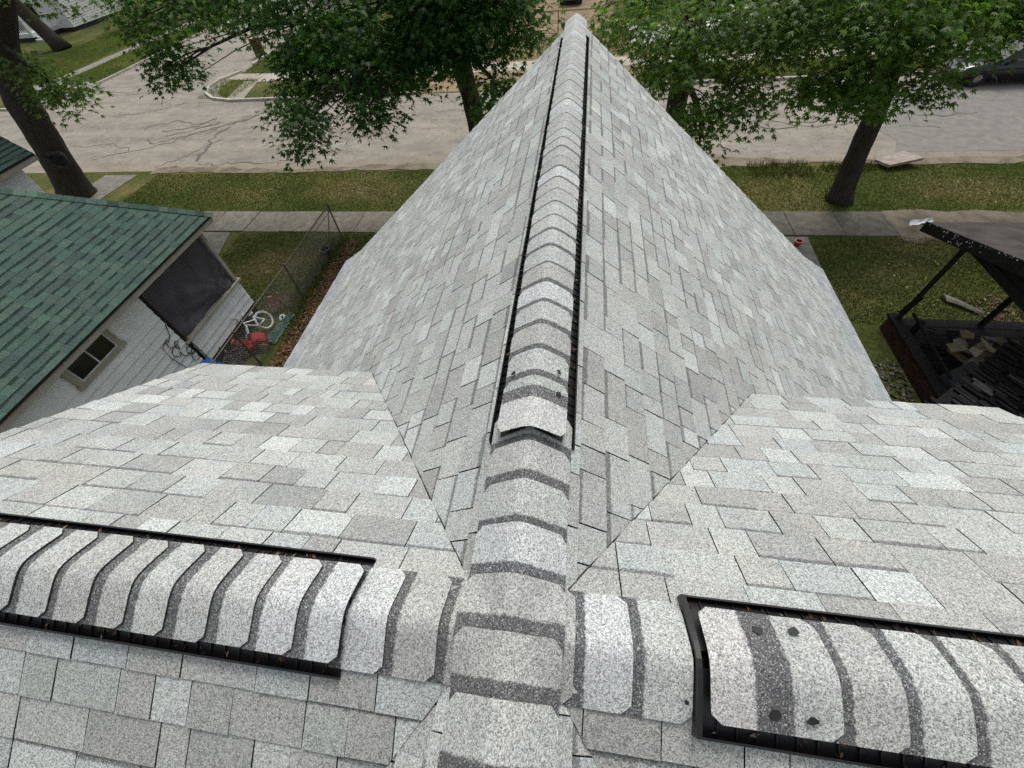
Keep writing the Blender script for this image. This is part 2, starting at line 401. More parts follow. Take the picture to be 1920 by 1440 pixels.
d.prism([(-4.4, 6.4, -6.7), (4.4, 6.4, -6.7), (4.4, 6.4, -3.75), (0, 6.4, -.2), (-4.4, 6.4, -3.75)], (0, -8.7, 0))
for sg in (-1, 1):
    d.prism([(sg * 2.9, -1.6, -2.6), (sg * 2.9, 1.6, -2.6), (sg * 2.9, 1.6, -1.2), (sg * 2.9, 0, -.2), (sg * 2.9, -1.6, -1.2)], (-sg * 2.5, 0, 0))
d.build('wall', M['white_siding'], house)

for sg in (-1, 1):
    for sy in (1,):
        q = []
        for k in range(26):
            y = .14 + (ED - .14) * k / 25
            q.append((sg * ((PD * y - ZC) / PM - .004 + R.uniform(-.003, .003)), sy * y, ZC - PD * y + .010))
        MB().tube(q, [R.uniform(.002, .0042) for _ in q], 5).build('valley_seal', M['tar'], house)
# ridge caps ---------------------------------------------------------------
CAPC = [(.50, .51, .50), (.475, .48, .465), (.455, .46, .45), (.49, .505, .49), (.44, .438, .425), (.57, .58, .585), (.48, .48, .47), (.465, .485, .465)]
CAPC = [(g[0] * .885, g[1] * .893, g[2] * .885) for g in CAPC]
def cap(axis, a_butt, z0, w, slope, rr, parent=house, expo=.148, bw=.032, col=None, flip=1, extra=0, skew=0):
    """axis 'y' or 'x'; butt faces + axis (flip=1); apex height z0"""
    L = expo + .035; nc, na = 15, 6; rc = .028
    col = col or R.choice(CAPC); tint = (*col, expo - bw)
    vs, uvs = [], []
    for j in range(na):
        for i in range(nc):
            x = (i / (nc - 1) * 2 - 1) * w; ex = abs(x) - (w - rc)
            back = rc - math.sqrt(max(0, rc * rc - ex * ex)) if ex > 0 else 0
            s = j / (na - 1); dd = back + (L - back) * s
            if j == 0 and i in (0, nc - 1): dd = rc
            a = a_butt - flip * dd + skew * x
            h = z0 - slope * (math.sqrt(x * x + rr * rr) - rr) + extra + .011 * (1 - dd / L) + .0025
            if axis == 'y' and abs(a) < .5:          # drapes over the cross ridge where the two meet
                h = max(h, ZC - PD * (math.sqrt(a * a + .045 ** 2) - .045) + .024 + .011 * (1 - dd / L) - .10 * max(0, abs(x) - .10))
            vs.append((x, a, h)); uvs.append((x, dd))
    n = len(vs)
    T = (lambda q: Vector((q[0], q[1], q[2]))) if axis == 'y' else (lambda q: Vector((q[1], -q[0], q[2])))
    top = [T(q) for q in vs]; bot = [p - Vector((0, 0, .0055)) for p in top]
    fs, ts, us = [], [], []
    for j in range(na - 1):
        for i in range(nc - 1):
            q = (j * nc + i, j * nc + i + 1, (j + 1) * nc + i + 1, (j + 1) * nc + i)
            fs.append(q[::-1] if flip > 0 else q); ts.append(tint); us.append([uvs[k] for k in fs[-1]])
    ring = [j * nc for j in range(na - 1, 0, -1)] + list(range(nc)) + [j * nc + nc - 1 for j in range(1, na)]
    rp = [top[k] for k in ring] + [bot[k] for k in ring]; nr_ = len(ring)
    for k in range(nr_ - 1):
        fs.append((n + k, n + k + 1, n + nr_ + k + 1, n + nr_ + k)); ts.append((.05, .05, .05, 9)); us.append([(0, 0)] * 4)
    return MB().add(top + rp, fs, tints=ts, uvs=us).build('ridge_cap', M['cap'], parent, smooth=False)
def smooth_cap(o):                      # smooth top, crisp cut edges
    o.data.polygons.foreach_set('use_smooth', [i < 70 for i in range(len(o.data.polygons))])

# cross ridges first (they run under the main caps)
VZ = .030
def vent(axis, a0, a1, slope, z0, wc, parent=house):
    v = MB(); L = a1 - a0; mid = (a0 + a1) / 2
    T = (lambda x, a, z: Vector((x, a, z))) if axis == 'y' else (lambda x, a, z: Vector((a, -x, z)))
    ang = math.atan(slope)
    for sg in (-1, 1):
        def bx(x0, x1, za, zb, b0, b1):
            ps = [T(sg * x, a, z0 - slope * x + z) for a in (b0, b1) for x in (x0, x1) for z in (za, zb)]
            v.add(ps, [(0, 1, 3, 2), (4, 6, 7, 5), (0, 4, 5, 1), (2, 3, 7, 6), (0, 2, 6, 4), (1, 5, 7, 3)])
        bx(.02, wc + .034, .012, .016, a0, a1)
        bx(wc + .033, wc + .039, .008, .043, a0, a1)
        bx(.02, wc - .012, .032, .036, a0, a1)
        bx(wc - .03, wc - .026, .012, .033, a0, a1)
        k = a0
        while k < a1:
            bx(wc - .03, wc + .034, .0125, .025, k, k + .003); k += .05
    # closed end
    return v.build('ridge_vent', M['black_plastic'], parent)
def vent_litter(axis, a0, a1, slope, z0, wc, n):
    v = MB()
    for _ in range(n):
        sg = R.choice((-1, 1)); x = wc + R.uniform(.001, .030); a = R.uniform(a0, a1); z = z0 - slope * x + .019
        c = Vector((sg * x, a, z)) if axis == 'y' else Vector((a, -sg * x, z))
        rt = Matrix.Rotation(R.uniform(0, 6.3), 3, 'Z') @ Matrix.Rotation(R.uniform(-.5, .5), 3, 'X')
        col = R.choice([(.10, .05, .03), (.16, .09, .05), (.28, .22, .16), (.05, .03, .02)])
        s = R.uniform(.006, .014)
        v.add([c + rt @ Vector(q) for q in ((-s, 0, 0), (0, -s * .4, .002), (s, 0, 0), (0, s * .4, .002))], [(0, 1, 2, 3)], (*col, 9))
    v.build('leaf_debris', M['matte'], house, kind='stuff')
WC = .136
def cap_run(axis, start, stop, z0, w, slope, rr, expo=.148, jit=.004):
    a = start
    while a > stop:
        e = expo + R.uniform(-jit, jit)
        smooth_cap(cap(axis, a, z0 + R.uniform(-.0015, .0015), w + R.uniform(-.003, .003), slope, rr, expo=e, bw=R.uniform(.026, .04), skew=R.uniform(-.012, .012)))
        a -= e
# right cross ridge: starts at the right gable end, laps towards the centre
cap_run('x', XG, .76, ZC + VZ + .004, WC, PD * .84, .034, jit=.0004)
smooth_cap(cap('x', .545, ZC + VZ + .014, WC, PD * .84, .034, expo=.168, bw=.055, flip=-1, col=(.47, .46, .45)))
cap_run('x', .515, .05, ZC + .001, WC + .012, PD, .020, expo=.158)
cap_run('x', -.045, -.45, ZC + .001, WC + .012, PD, .020, expo=.165)
cap_run('x', -.50, -XG, ZC + VZ + .004, WC, PD * .84, .030)
vent('x', .53, XG - .03, PD, ZC, WC); vent('x', -XG + .03, -.51, PD, ZC, WC)
vent_litter('x', .54, XG - .1, PD, ZC, WC, 150); vent_litter('x', -XG, -.53, PD, ZC, WC, 130)
# main ridge
cap_run('y', LR - .01, .86, VZ + .004, WC, PM * .88, .030)
smooth_cap(cap('y', .655, VZ + .012, WC, PM * .88, .030, expo=.17, bw=.03, flip=-1, col=(.52, .52, .51)))
cap_run('y', .775, -1.6, .004, WC + .024, PM, .024, expo=.155)
vent('y', .665, LR - .35, PM, 0, WC); vent_litter('y', .68, LR - 1, PM, 0, WC, 120)
ee = []
for i in range(17):                     # black end strip closing the right-hand vent
    x = (i / 16 * 2 - 1) * (WC + .036); ee.append((x, ZC + .034 - PD * (math.sqrt(x * x + .0025) - .05)))
mb_ = MB()
for (xa, za), (xb, zb) in zip(ee, ee[1:]): mb_.prism([(.533, -xa, za), (.533, -xb, zb), (.533, -xb, zb - .045), (.533, -xa, za - .045)], (-.014, 0, 0))
mb_.build('vent_end_cap', M['black_plastic'], house)
def dab(axis, x, a, z0, slope, rr, s):
    v = MB(); n = 11; T = (lambda x, a, z: Vector((x, a, z))) if axis == 'y' else (lambda x, a, z: Vector((a, -x, z)))
    pts = []
    for i in range(n):
        th = 2 * math.pi * i / n; r = s * R.uniform(.55, 1.25)
        px, pa = x + r * math.cos(th) * .8, a + r * math.sin(th)
        pts.append((px, pa, z0 - slope * (math.sqrt(px * px + rr * rr) - rr)))
    v.prism([T(*p) for p in pts], (0, 0, .004)).build('sealant_dab', M['tar'], house)
ZV = VZ + .02
for x, a in ((.095, .955), (-.10, .94), (.10, .845)): dab('y', x, a, ZV + .004, PM * .88, .03, .012)
for x, a in ((-.098, .80), (.098, .705), (.098, .79), (-.09, .70)): dab('x', x, a, ZC + ZV + .001, PD * .84, .034, .014)
dab('x', .10, .50, ZC + .013, PD, .02, .006)

# ================================================================== GROUND, STREETS
ZG = -6.7
def sheet(name, pts, z, m, parent=None):
    o = MB().add([(x, y, z) for x, y in pts], [tuple(range(len(pts)))]).build(name, m, parent); return struct(o) if parent is None else o
def rect(x0, y0, x1, y1): return [(x0, y0), (x1, y0), (x1, y1), (x0, y1)]
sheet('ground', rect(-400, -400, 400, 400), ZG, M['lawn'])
KX0, KX1, KY0, KY1 = -34.2, -23.4, 17.25, 26.0
road = sheet('road', rect(-200, KY0, 200, KY1), ZG + .004, M['asphalt'])
sheet('side_street', rect(KX0, KY1, KX1, 160) , ZG + .0045, M['asphalt'])
sheet('corner_apron', [(KX1, KY1), (-20.4, KY1), (-21.8, 26.5), (-23.0, 27.6), (KX1, 28.6)], ZG + .0085, M['asphalt'])
for i, pts in enumerate(([( -38.5, KY1), (KX0, KY1), (KX0, 30.5), (-35.0, 27.8), (-36.3, 26.4)],)): sheet('corner_apron', pts, ZG + .0085, M['asphalt'])
def strip(pts, wd, z, jit=.3):
    P = [Vector((x, y, z)) for x, y in pts]; Q = [P[0]]
    for a, b in zip(P, P[1:]):
        n = max(2, int((b - a).length / .3))
        dv = (b - a).normalized(); nr = Vector((-dv.y, dv.x, 0))
        for i in range(1, n + 1): Q.append(a.lerp(b, i / n) + nr * R.uniform(-jit, jit) * .35)
    vs = []
    for i, q in enumerate(Q):
        dv = (Q[min(i + 1, len(Q) - 1)] - Q[max(i - 1, 0)]).normalized(); nr = Vector((-dv.y, dv.x, 0)); ww = wd * R.uniform(.15, 1) / 2
        vs += [q + nr * ww, q - nr * ww]
    return vs, [(2 * i, 2 * i + 1, 2 * i + 3, 2 * i + 2) for i in range(len(Q) - 1)]
for pts, wd in (([(-24.3, 22.2), (-23.0, 23.5), (-21.5, 22.6), (-20.4, 23.4)], .16), ([(-23.2, 21.0), (-22.2, 20.2), (-20.4, 21.6), (-19.6, 22.3), (-18.4, 23.2)], .22),
                ([(-22.9, 21.9), (-21.6, 22.2), (-20.6, 22.9)], .28), ([(-22.2, 21.2), (-21.0, 21.9), (-19.8, 22.8)], .24), ([(-24.6, 18.6), (-22.2, 19.6), (-21.3, 20.5), (-19.4, 22.2), (-17.2, 24.6)], .13),
                ([(-18.3, 18.2), (-18.6, 19.6), (-19.2, 21.2), (-19.0, 22.3)], .30), ([(-20.2, 17.6), (-19.0, 19.4), (-18.3, 20.6)], .12), ([(-28, 24.2), (-25, 25.3), (-24.2, 26.2)], .10),
                ([(-27.5, 20.0), (-24.8, 20.4), (-23.2, 19.6)], .08), ([(6.4, 21.2), (7.5, 20.9), (8.4, 21.3), (9.4, 20.6), (10.4, 20.9)], .20), ([(7.6, 20.5), (9.2, 20.3), (11.4, 20.6), (13.0, 20.5)], .14),
                ([(11.8, 21.4), (13.2, 21.3), (14.0, 21.5), (15.2, 21.1), (16.6, 21.3)], .16), ([(4.6, 22.0), (6.0, 21.6), (7.0, 21.7)], .12), ([(13.2, 20.2), (14.6, 20.0)], .10), ([(-12, 18.1), (-15, 18.0), (-18, 17.8)], .14), ([(-34, 29.4), (-30, 28.2), (-25.5, 27.9)], .09)):
    vs, fs = strip(pts, wd * .75, ZG + .013, .55); MB().add(vs, fs).build('tar_crack', M['crack'], road)
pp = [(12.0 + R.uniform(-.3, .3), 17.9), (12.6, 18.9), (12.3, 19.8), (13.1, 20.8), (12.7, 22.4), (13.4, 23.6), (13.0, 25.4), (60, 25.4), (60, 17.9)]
sheet('road_shade_patch', pp, ZG + .009, M['shade_patch'], road)  # darker sheet standing in for the shade across the street
# kerbs on the far side
def kerb(pts, name='kerb', n=1.5, col=(.42, .40, .36)):
    root = None
    k = bpy.data.objects.new(name, None); COL.objects.link(k); k['kind'] = 'structure'; ROOT[k.name] = (0, 0, 0)
    P = [Vector((x, y, ZG)) for x, y in pts]
    for a, b in zip(P, P[1:]):
        ln = (b - a).length; c = max(1, round(ln / n)); dv = (b - a) / ln; rt = Matrix.Rotation(math.atan2(dv.y, dv.x), 3, 'Z')
        for i in range(c):
            q = a.lerp(b, (i + .5) / c); s = R.uniform(.8, 1.1)
            MB().box(q + Vector((0, R.uniform(-.01, .01), .065)), (ln / c - .015, .16, .13 + R.uniform(-.015, .015)), rt, (col[0] * s, col[1] * s, col[2] * s, 9)).build('kerb_stone', M['concrete'], k)
kerb([(-23.5, 31.5), (-24.2, 29.9), (-24.2, 28.6), (-23.6, 27.4), (-22.6, 26.5), (-21.0, 26.02), (-9.0, 26.0)])
kerb([(3.2, 26.0), (32, 26.0)]); kerb([(-23.45, 33.0), (-23.5, 46)]); kerb([(-48, 26.0), (-36.6, 26.0), (-35.1, 27.6), (-34.3, 29.6)]); kerb([(-34.3, 30.6), (-34.2, 44)])
# near sidewalk with its slabs
sw = bpy.data.objects.new('sidewalk', None); COL.objects.link(sw); sw['kind'] = 'structure'; ROOT['sidewalk'] = (0, 0, 0)
x = -30.4
while x < 10.0:
    s = R.uniform(.82, 1.08); warm = R.uniform(0, .02)
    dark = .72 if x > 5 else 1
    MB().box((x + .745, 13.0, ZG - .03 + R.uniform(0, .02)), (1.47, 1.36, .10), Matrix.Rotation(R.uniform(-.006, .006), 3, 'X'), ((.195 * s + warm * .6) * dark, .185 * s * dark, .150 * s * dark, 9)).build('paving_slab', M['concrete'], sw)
    x += 1.5
sheet('dirt_gap', [(10.12, 12.1), (10.5, 11.95), (10.9, 12.15), (11.4, 12.0), (12.2, 12.3), (30, 12.35), (30, 13.7), (16, 13.75), (14, 13.65), (12.9, 13.85), (12, 13.7), (11.2, 13.9), (10.1, 13.75)], ZG + .012, M['sand'])
lo_ = [(-20 + k * .45, 16.98 + R.uniform(-.09, .12) + .12 * math.sin(k * .31)) for k in range(112)]; hi_ = [(-20 + k * .45, 17.42 + R.uniform(-.14, .16) + .2 * math.sin(k * .23 + 1)) for k in range(111, -1, -1)]
sheet('sandy_verge', lo_ + hi_, ZG + .017, M['sand'])
# front walks
for nm_, pts in (('front_path', [(-14.2, 12.25), (-12.9, 12.25), (-12.3, 9.9), (-13.3, 9.4)]), ('front_path', [(6.7, 12.25), (7.45, 12.25), (7.3, 8.9), (6.6, 8.9)]), ('street_path', [(-22.4, 16.9), (-20.6, 16.9), (-20.9, 13.75), (-22.6, 13.75)])):
    sheet(nm_, pts, ZG + .016, M['concrete']).data.color_attributes['tint'].data.foreach_set('color', [.20, .185, .16, 9] * len(pts))
# far sidewalks, driveways, corner walk
def csheet(name, pts, col, z=.014):
    o = sheet(name, pts, ZG + z, M['concrete']); o.data.color_attributes['tint'].data.foreach_set('color', list((*col, 9)) * len(pts)); return o
csheet('corner_walk', [(-24.3, 30.2), (-24.0, 31.3), (-21.2, 31.0), (-21.2, 29.7)], (.34, .31, .25))
csheet('corner_walk', [(-21.7, 26.5), (-20.4, 26.2), (-21.2, 29.65), (-22.2, 29.6)], (.30, .265, .22), .018)
csheet('far_sidewalk', [(-21.2, 29.4), (60, 28.9), (60, 30.5), (-21.2, 31.0)], (.40, .37, .31))
csheet('side_sidewalk', [(-39.6, 30), (-38.5, 30), (-37.4, 60), (-38.6, 60)], (.22, .21, .18))
csheet('driveway', [(-38.4, 31.2), (-34.2, 31.0), (-34.4, 29.1), (-36.6, 30.0), (-42, 29.5), (-42, 31)], (.30, .28, .25), .018)
sheet('bare_yard', [(-9.5, 26.2), (3.0, 26.2), (4.2, 34), (3, 40), (4, 60), (-2.5, 60), (-4.5, 42), (-9, 36)], ZG + .007, M['dirt'])
csheet('parking_pad', [(3, 33), (22, 31.5), (22, 36), (3, 37.5)], (.34, .33, .31), .011)

# grass blades -------------------------------------------------------------
def grass(name, poly_rects, dens, h, cols, label_kind='stuff', sunlit_dry=None):
    vs, ts = [], []
    for (x0, y0, x1, y1) in poly_rects:
        n = int((x1 - x0) * (y1 - y0) * dens)
        X = NR.uniform(x0, x1, n); Y = NR.uniform(y0, y1, n)
        A = NR.uniform(0, 6.28, n); H = h * NR.uniform(.5, 1.5, n); W = NR.uniform(.008, .017, n); L = NR.uniform(-.6, .6, (n, 2)) * H[:, None]
        b = np.stack([X, Y, np.full(n, ZG)], 1); dx = np.stack([np.cos(A) * W, np.sin(A) * W, 0 * A], 1)
        tip = b + np.stack([L[:, 0], L[:, 1], H], 1)
        vs.append(np.stack([b - dx, b + dx, tip], 1))
        c = np.array(cols)[NR.randint(0, len(cols), n)] * NR.uniform(.75, 1.25, (n, 1))
        pat = np.sin(X * .9 + 1.3 * np.sin(Y * .7)) * np.cos(Y * 1.1 + np.sin(X * .5)) + NR.normal(0, .35, n)
        dr = np.zeros(n)
        for px_, py_, rx_, ry_, k_ in SUNLIT_DRY: dr = np.maximum(dr, k_ * np.clip(1.35 - np.hypot((X - px_) / rx_, (Y - py_) / ry_) + NR.normal(0, .2, n), 0, 1))
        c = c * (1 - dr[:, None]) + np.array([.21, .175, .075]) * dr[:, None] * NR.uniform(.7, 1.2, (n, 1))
        c = np.where((pat > .75)[:, None], c * np.array([1.6, 1.3, 1.2]), c)
        ts.append(c)
    return big_mesh(name, np.concatenate(vs), [(0, 1, 2)], M['blade'], tints=np.concatenate(ts), kind=label_kind)
GC = [(.08, .125, .022), (.095, .135, .027), (.115, .14, .033), (.063, .10, .02), (.14, .142, .047)]
grass('grass', [(-19.5, 13.75, -3, 16.95), (5.4, 13.8, 20, 16.9)], 650, .05, GC)
grass('grass', [(-12.4, 7.8, -4.8, 12.25), (7.4, 8.4, 14, 12.25), (-8.0, 3.8, -4.8, 7.8)], 700, .045, [(.052, .076, .017), (.076, .096, .025), (.11, .102, .04), (.052, .085, .02)])  # darker blades: shade beside the houses put into the colour
grass('grass', [(-46, 31.2, -39.8, 46), (-38.2, 31.5, -34.5, 46), (-23.4, 31.2, 3, 36), (-23.9, 26.6, -21.2, 30), (-18.5, 26.15, -9.5, 28.8), (4, 26.15, 25, 28.8)], 230, .10, [(.11, .17, .028), (.14, .19, .04), (.15, .18, .05)])  # brighter blades: open sun on the far lawns painted into the palette
grass('weeds', [(6.6, 16.0, 8.8, 17.1), (9.2, 16.4, 11, 17.0), (-8.6, 8.2, -7.8, 11.9), (-8.1, 6.9, -7.7, 8.2), (8.9, 14.2, 9.3, 14.7)], 300, .22, [(.06, .09, .02), (.05, .075, .02), (.09, .09, .04)])
def litter(name, rects, n, size, cols, z=.03):
    vs, ts = [], []
    tot = sum((r[2] - r[0]) * (r[3] - r[1]) for r in rects)
    for r in rects:
        k = int(n * (r[2] - r[0]) * (r[3] - r[1]) / tot)
        C = np.stack([NR.uniform(r[0], r[2], k), NR.uniform(r[1], r[3], k), ZG + z + NR.uniform(0, .03, k)], 1)
        A = NR.uniform(0, 6.28, k); s = size * NR.uniform(.5, 1.3, k); tl = NR.normal(0, .35, (k, 2))
        ax = np.stack([np.cos(A), np.sin(A), tl[:, 0]], 1) * s[:, None]; ay = np.stack([-np.sin(A), np.cos(A), tl[:, 1]], 1) * s[:, None] * .6
        vs.append(np.stack([C - ax, C - ay, C + ax, C + ay], 1)); ts.append(np.array(cols)[NR.randint(0, len(cols), k)] * NR.uniform(.7, 1.2, (k, 1)))
    return big_mesh(name, np.concatenate(vs), [(0, 1, 2, 3)], M['matte'], tints=np.concatenate(ts), kind='stuff')
litter('fallen_leaves', [(-7.95, 5.2, -7.3, 9.0), (-7.95, 9.0, -7.45, 11.8), (-7.3, 5.2, -6.9, 7.6)], 2600, .045, [(.13, .065, .035), (.17, .09, .05), (.09, .05, .03), (.20, .13, .08)], .05)
litter('fallen_petals', [(11.2, 14.0, 14.5, 15.8), (8.4, 11.4, 8.8, 11.7), (8.5, 9.0, 11, 11)], 60, .026, [(.5, .45, .2), (.5, .48, .38)], .08)
litter('yard_debris', [(7.2, 5.2, 7.9, 7.2)], 260, .055, [(.08, .07, .055), (.14, .125, .10), (.04, .04, .03), (.17, .155, .13), (.06, .08, .03)], .04)
litter('yard_debris', [(10.4, 8.3, 13.5, 9.6)], 500, .05, [(.14, .07, .05), (.20, .15, .11), (.06, .04, .03)], .04)

# ================================================================== TREES
LEAF = np.array([(0, .0, 0), (.20, .06, .03), (.50, .14, -.05), (.20, .30, .05), (.42, .66, -.06), (.11, .50, .05), (0, 1.05, -.14), (-.11, .50, .05), (-.42, .66, -.06), (-.20, .30, .05), (-.50, .14, -.05), (-.20, .06, .03), (0, .33, .03)])
LEAF_F = [(12, i, (i + 1) % 12) for i in range(12)]
def crown(parent, lobes, cols, leaf=.13, name='crown', droop=.35, per=18, spread=.34):
    C, D, T = [], [], []
    for (cx, cy, cz, rx, ry, rz, n) in lobes:
        g = NR.normal(size=(n, 3)); g /= np.linalg.norm(g, axis=1)[:, None]; rr = NR.uniform(.25, 1, (n, 1)) ** .55
        sc = np.array([cx, cy, cz]) + g * rr * np.array([rx, ry, rz])
        out = g + np.array([0, 0, .25])
        tone = NR.uniform(.7, 1.35, (n, 1)) * NR.uniform(.8, 1.25); hue = NR.randint(0, len(cols), n)
        m_ = per
        off = np.clip(NR.normal(size=(n, m_, 3)), -1.55, 1.55) * np.array([spread, spread, spread * .42])
        c = sc[:, None, :] + off
        c[..., 2] -= droop * (off[..., 0] ** 2 + off[..., 1] ** 2) / spread * .5
        C.append(c.reshape(-1, 3))
        dd = off * np.array([1, 1, .3]) + NR.normal(size=(n, m_, 3)) * .16 + np.array([0, 0, -.14]); D.append(dd.reshape(-1, 3))
        col = np.array(cols)[hue][:, None, :] * tone[:, None, :] * NR.uniform(.8, 1.2, (n, m_, 1)); T.append(col.reshape(-1, 3))
    C, D, T = map(np.concatenate, (C, D, T)); N = len(C)
    D /= np.linalg.norm(D, axis=1)[:, None]
    up = np.array([0, 0, 1.]) + NR.normal(size=(N, 3)) * .42
    X = np.cross(D, up); X /= np.linalg.norm(X, axis=1)[:, None] + 1e-9; Z = np.cross(X, D)
    s = leaf * NR.uniform(.6, 1.25, N)
    V = C[:, None, :] + s[:, None, None] * (LEAF[None, :, 0, None] * X[:, None] + LEAF[None, :, 1, None] * D[:, None] + LEAF[None, :, 2, None] * 1.4 * Z[:, None])
    return big_mesh(name, V, LEAF_F, M['leaf'], parent, T)
def limb_pts(a, b, sag=.3, n=6):
    a, b = Vector(a), Vector(b)
    return [a.lerp(b, i / n) + Vector((R.uniform(-.08, .08), R.uniform(-.08, .08), math.sin(math.pi * i / n) * sag)) for i in range(n + 1)]
def tree(label, base, trunk, tr, lobes, cols, limbs_from=2, leaf=.175, per=24, spread=.36, twigs=True, limb_r=.10):
    t_ = thing('tree', label, 'tree', base, 'street trees and yard trees')
    mb = MB(); P = [Vector(p) for p in trunk]; Q, rr = [], []
    for i in range(len(P) - 1):
        for k in range(4):
            Q.append(P[i].lerp(P[i + 1], k / 4)); rr.append(tr[i] + (tr[i + 1] - tr[i]) * k / 4)
    Q.append(P[-1]); rr.append(tr[-1]); rr[0] *= 1.35; rr[1] *= 1.08
    mb.tube(Q, rr, 14, wob=.07).build('trunk', M['bark'], t_, smooth=True)
    fork = P[limbs_from]
    for lo in lobes:
        c = Vector(lo[:3]); st = min(P[limbs_from:], key=lambda q: (q - c).length)
        d = (c - st).length
        pts = limb_pts(st, c, .12 * d)
        l = MB().tube(pts, [limb_r * (1 - .8 * i / 6) * min(1, d / 3 + .3) for i in range(7)], 7)
        for _ in range(5 if twigs else 0):
            g = Vector((R.gauss(0, 1), R.gauss(0, 1), R.gauss(0, 1))).normalized()
            e = c + Vector((g.x * lo[3], g.y * lo[4], g.z * lo[5])) * .9
            l.tube(limb_pts(pts[R.choice((3, 4, 5))], e, .1, 4), [.022, .018, .014, .01, .006], 5)
        l.build('limb', M['bark'], t_, smooth=True)
    crown(t_, lobes, cols, leaf, per=per, spread=spread)
    return t_
DK = [(.055, .13, .024), (.044, .11, .022), (.072, .15, .030), (.050, .12, .032)]
MD = [(.105, .185, .036), (.085, .165, .034), (.135, .205, .045), (.11, .17, .04)]
t1 = tree('big leaning tree with a hollow knot on its trunk, beside the green-roofed house', (-22.1, 15, ZG),
     [(-22.2, 15, ZG - .1), (-21.55, 15, -5.1), (-21.0, 15, -3.7), (-20.5, 15, -2.6), (-19.6, 15, -1.4), (-18.4, 15.2, -.3), (-17.6, 15.4, 1.6), (-17.2, 15.6, 4)], [.62, .56, .52, .50, .46, .42, .36, .2],
     [(-17.6, 14, -2.55, .7, .6, .55, 26), (-18.2, 14.2, -1.9, .5, .5, .4, 12), (-15.8, 15.2, -.2, 1.2, 1.2, .6, 22), (-18, 16, 4.5, 4.5, 3, 2, 260), (-21, 15, 3.2, 3, 2.5, 1.5, 120), (-16, 14.5, .35, 1.6, 1.4, .5, 40)], MD, 3)
kb = MB()
kc = Vector((-20.83, 14.5, -4.95)); kn = (CAM - kc).normalized(); kr = kn.to_track_quat('Z', 'Y').to_matrix()
kb.tube([kc + kr @ Vector(((.24 + .03 * math.sin(3 * a)) * math.cos(a), (.30 + .04 * math.cos(2 * a + 1)) * math.sin(a), -.02)) for a in [i * math.pi / 8 for i in range(16)]], [.10 + .025 * math.sin(i * 1.3) for i in range(16)], 8, closed=True)
kb.build('knot', M['bark'], t1, smooth=True)
MB().lathe(kc + kn * .015, [(.235, 0), (.19, .05), (.02, .07)], 14, kr).build('knot_hollow', M['dark'], t1)
tree('dense dark maple on the grass strip, hanging over the street left of the ridge', (-3.2, 15.3, ZG),
     [(-3.2, 15.3, ZG - .1), (-3.42, 15.3, -4.9), (-3.56, 15.3, -3.5), (-3.75, 15.3, -2.6), (-3.7, 15.2, -.8), (-3.6, 15.1, 1.6), (-3.5, 15, 4)], [.34, .30, .29, .33, .26, .2, .1],
     [(-13.3, 14.5, -1.3, .9, .8, .7, 28), (-12.9, 14.3, -2.15, .75, .6, .5, 22), (-10.6, 14.5, -.85, 1.7, 1.2, .6, 52), (-8.1, 13.9, -1.25, 1.35, 1.1, .85, 58), (-8.0, 13.8, -2.35, 1.0, .9, .6, 42), (-8.9, 13.4, -2.95, .6, .6, .45, 18),
      (-7.55, 11.4, -2.9, .42, .4, .72, 24), (-6.3, 14.2, -2.6, .9, .8, .5, 34), (-5.7, 12.2, -2.7, .5, .5, .5, 22), (-6.1, 13.5, -1.4, 1.5, 1.2, 1.0, 84), (-3.6, 14.4, -.8, 1.9, 1.7, 1.5, 210), (-3.3, 13.6, -1.2, 1.5, .9, 1.1, 150), (-4.8, 13.8, -2.2, 1.0, .9, .7, 48), (-1.7, 14, -1.2, .9, .9, .85, 44), (-2.2, 13.2, -2.7, .5, .5, .6, 24),
      (-6, 15, 2.2, 5, 3.5, 2.4, 90), (-11, 15, 1.6, 3, 2.6, 1.4, 40), (-2.4, 15, 1.6, 2.0, 2.2, 1.4, 70), (-7.4, 14.5, .2, 2.0, 1.4, .7, 50), (-4.2, 14.6, .3, 2.2, 1.6, .9, 90), (-12.6, 14.8, .1, 1.6, 1.2, .6, 34)], DK, 3)
tree('maple with forked trunk and yellow-green leaves just right of the ridge', (3.15, 15.5, ZG),
     [(3.15, 15.5, ZG - .1), (3.2, 15.5, -4.6), (3.17, 15.5, -3.4), (3.15, 15.5, -1.9), (3.2, 15.5, 0), (3.3, 15.4, 3)], [.36, .31, .30, .24, .18, .08],
     [(1.3, 14, -1.3, .9, 1.0, .95, 44), (2.6, 13.7, -1.8, 1.2, 1.0, 1.0, 54), (4.0, 13.5, -1.9, 1.2, 1.0, 1.0, 60), (4.9, 13.4, -1.5, .8, .8, .9, 44), (3.3, 13.0, -3.5, .8, .6, .6, 30), (4.2, 12.8, -3.0, .7, .6, .5, 24), (3.6, 12.6, -4.2, .35, .35, .4, 9), (2.0, 13.4, -2.6, .6, .6, .5, 20), (3.4, 14.8, .6, 2.6, 2.2, 1.3, 22)], MD, 2, leaf=.165)
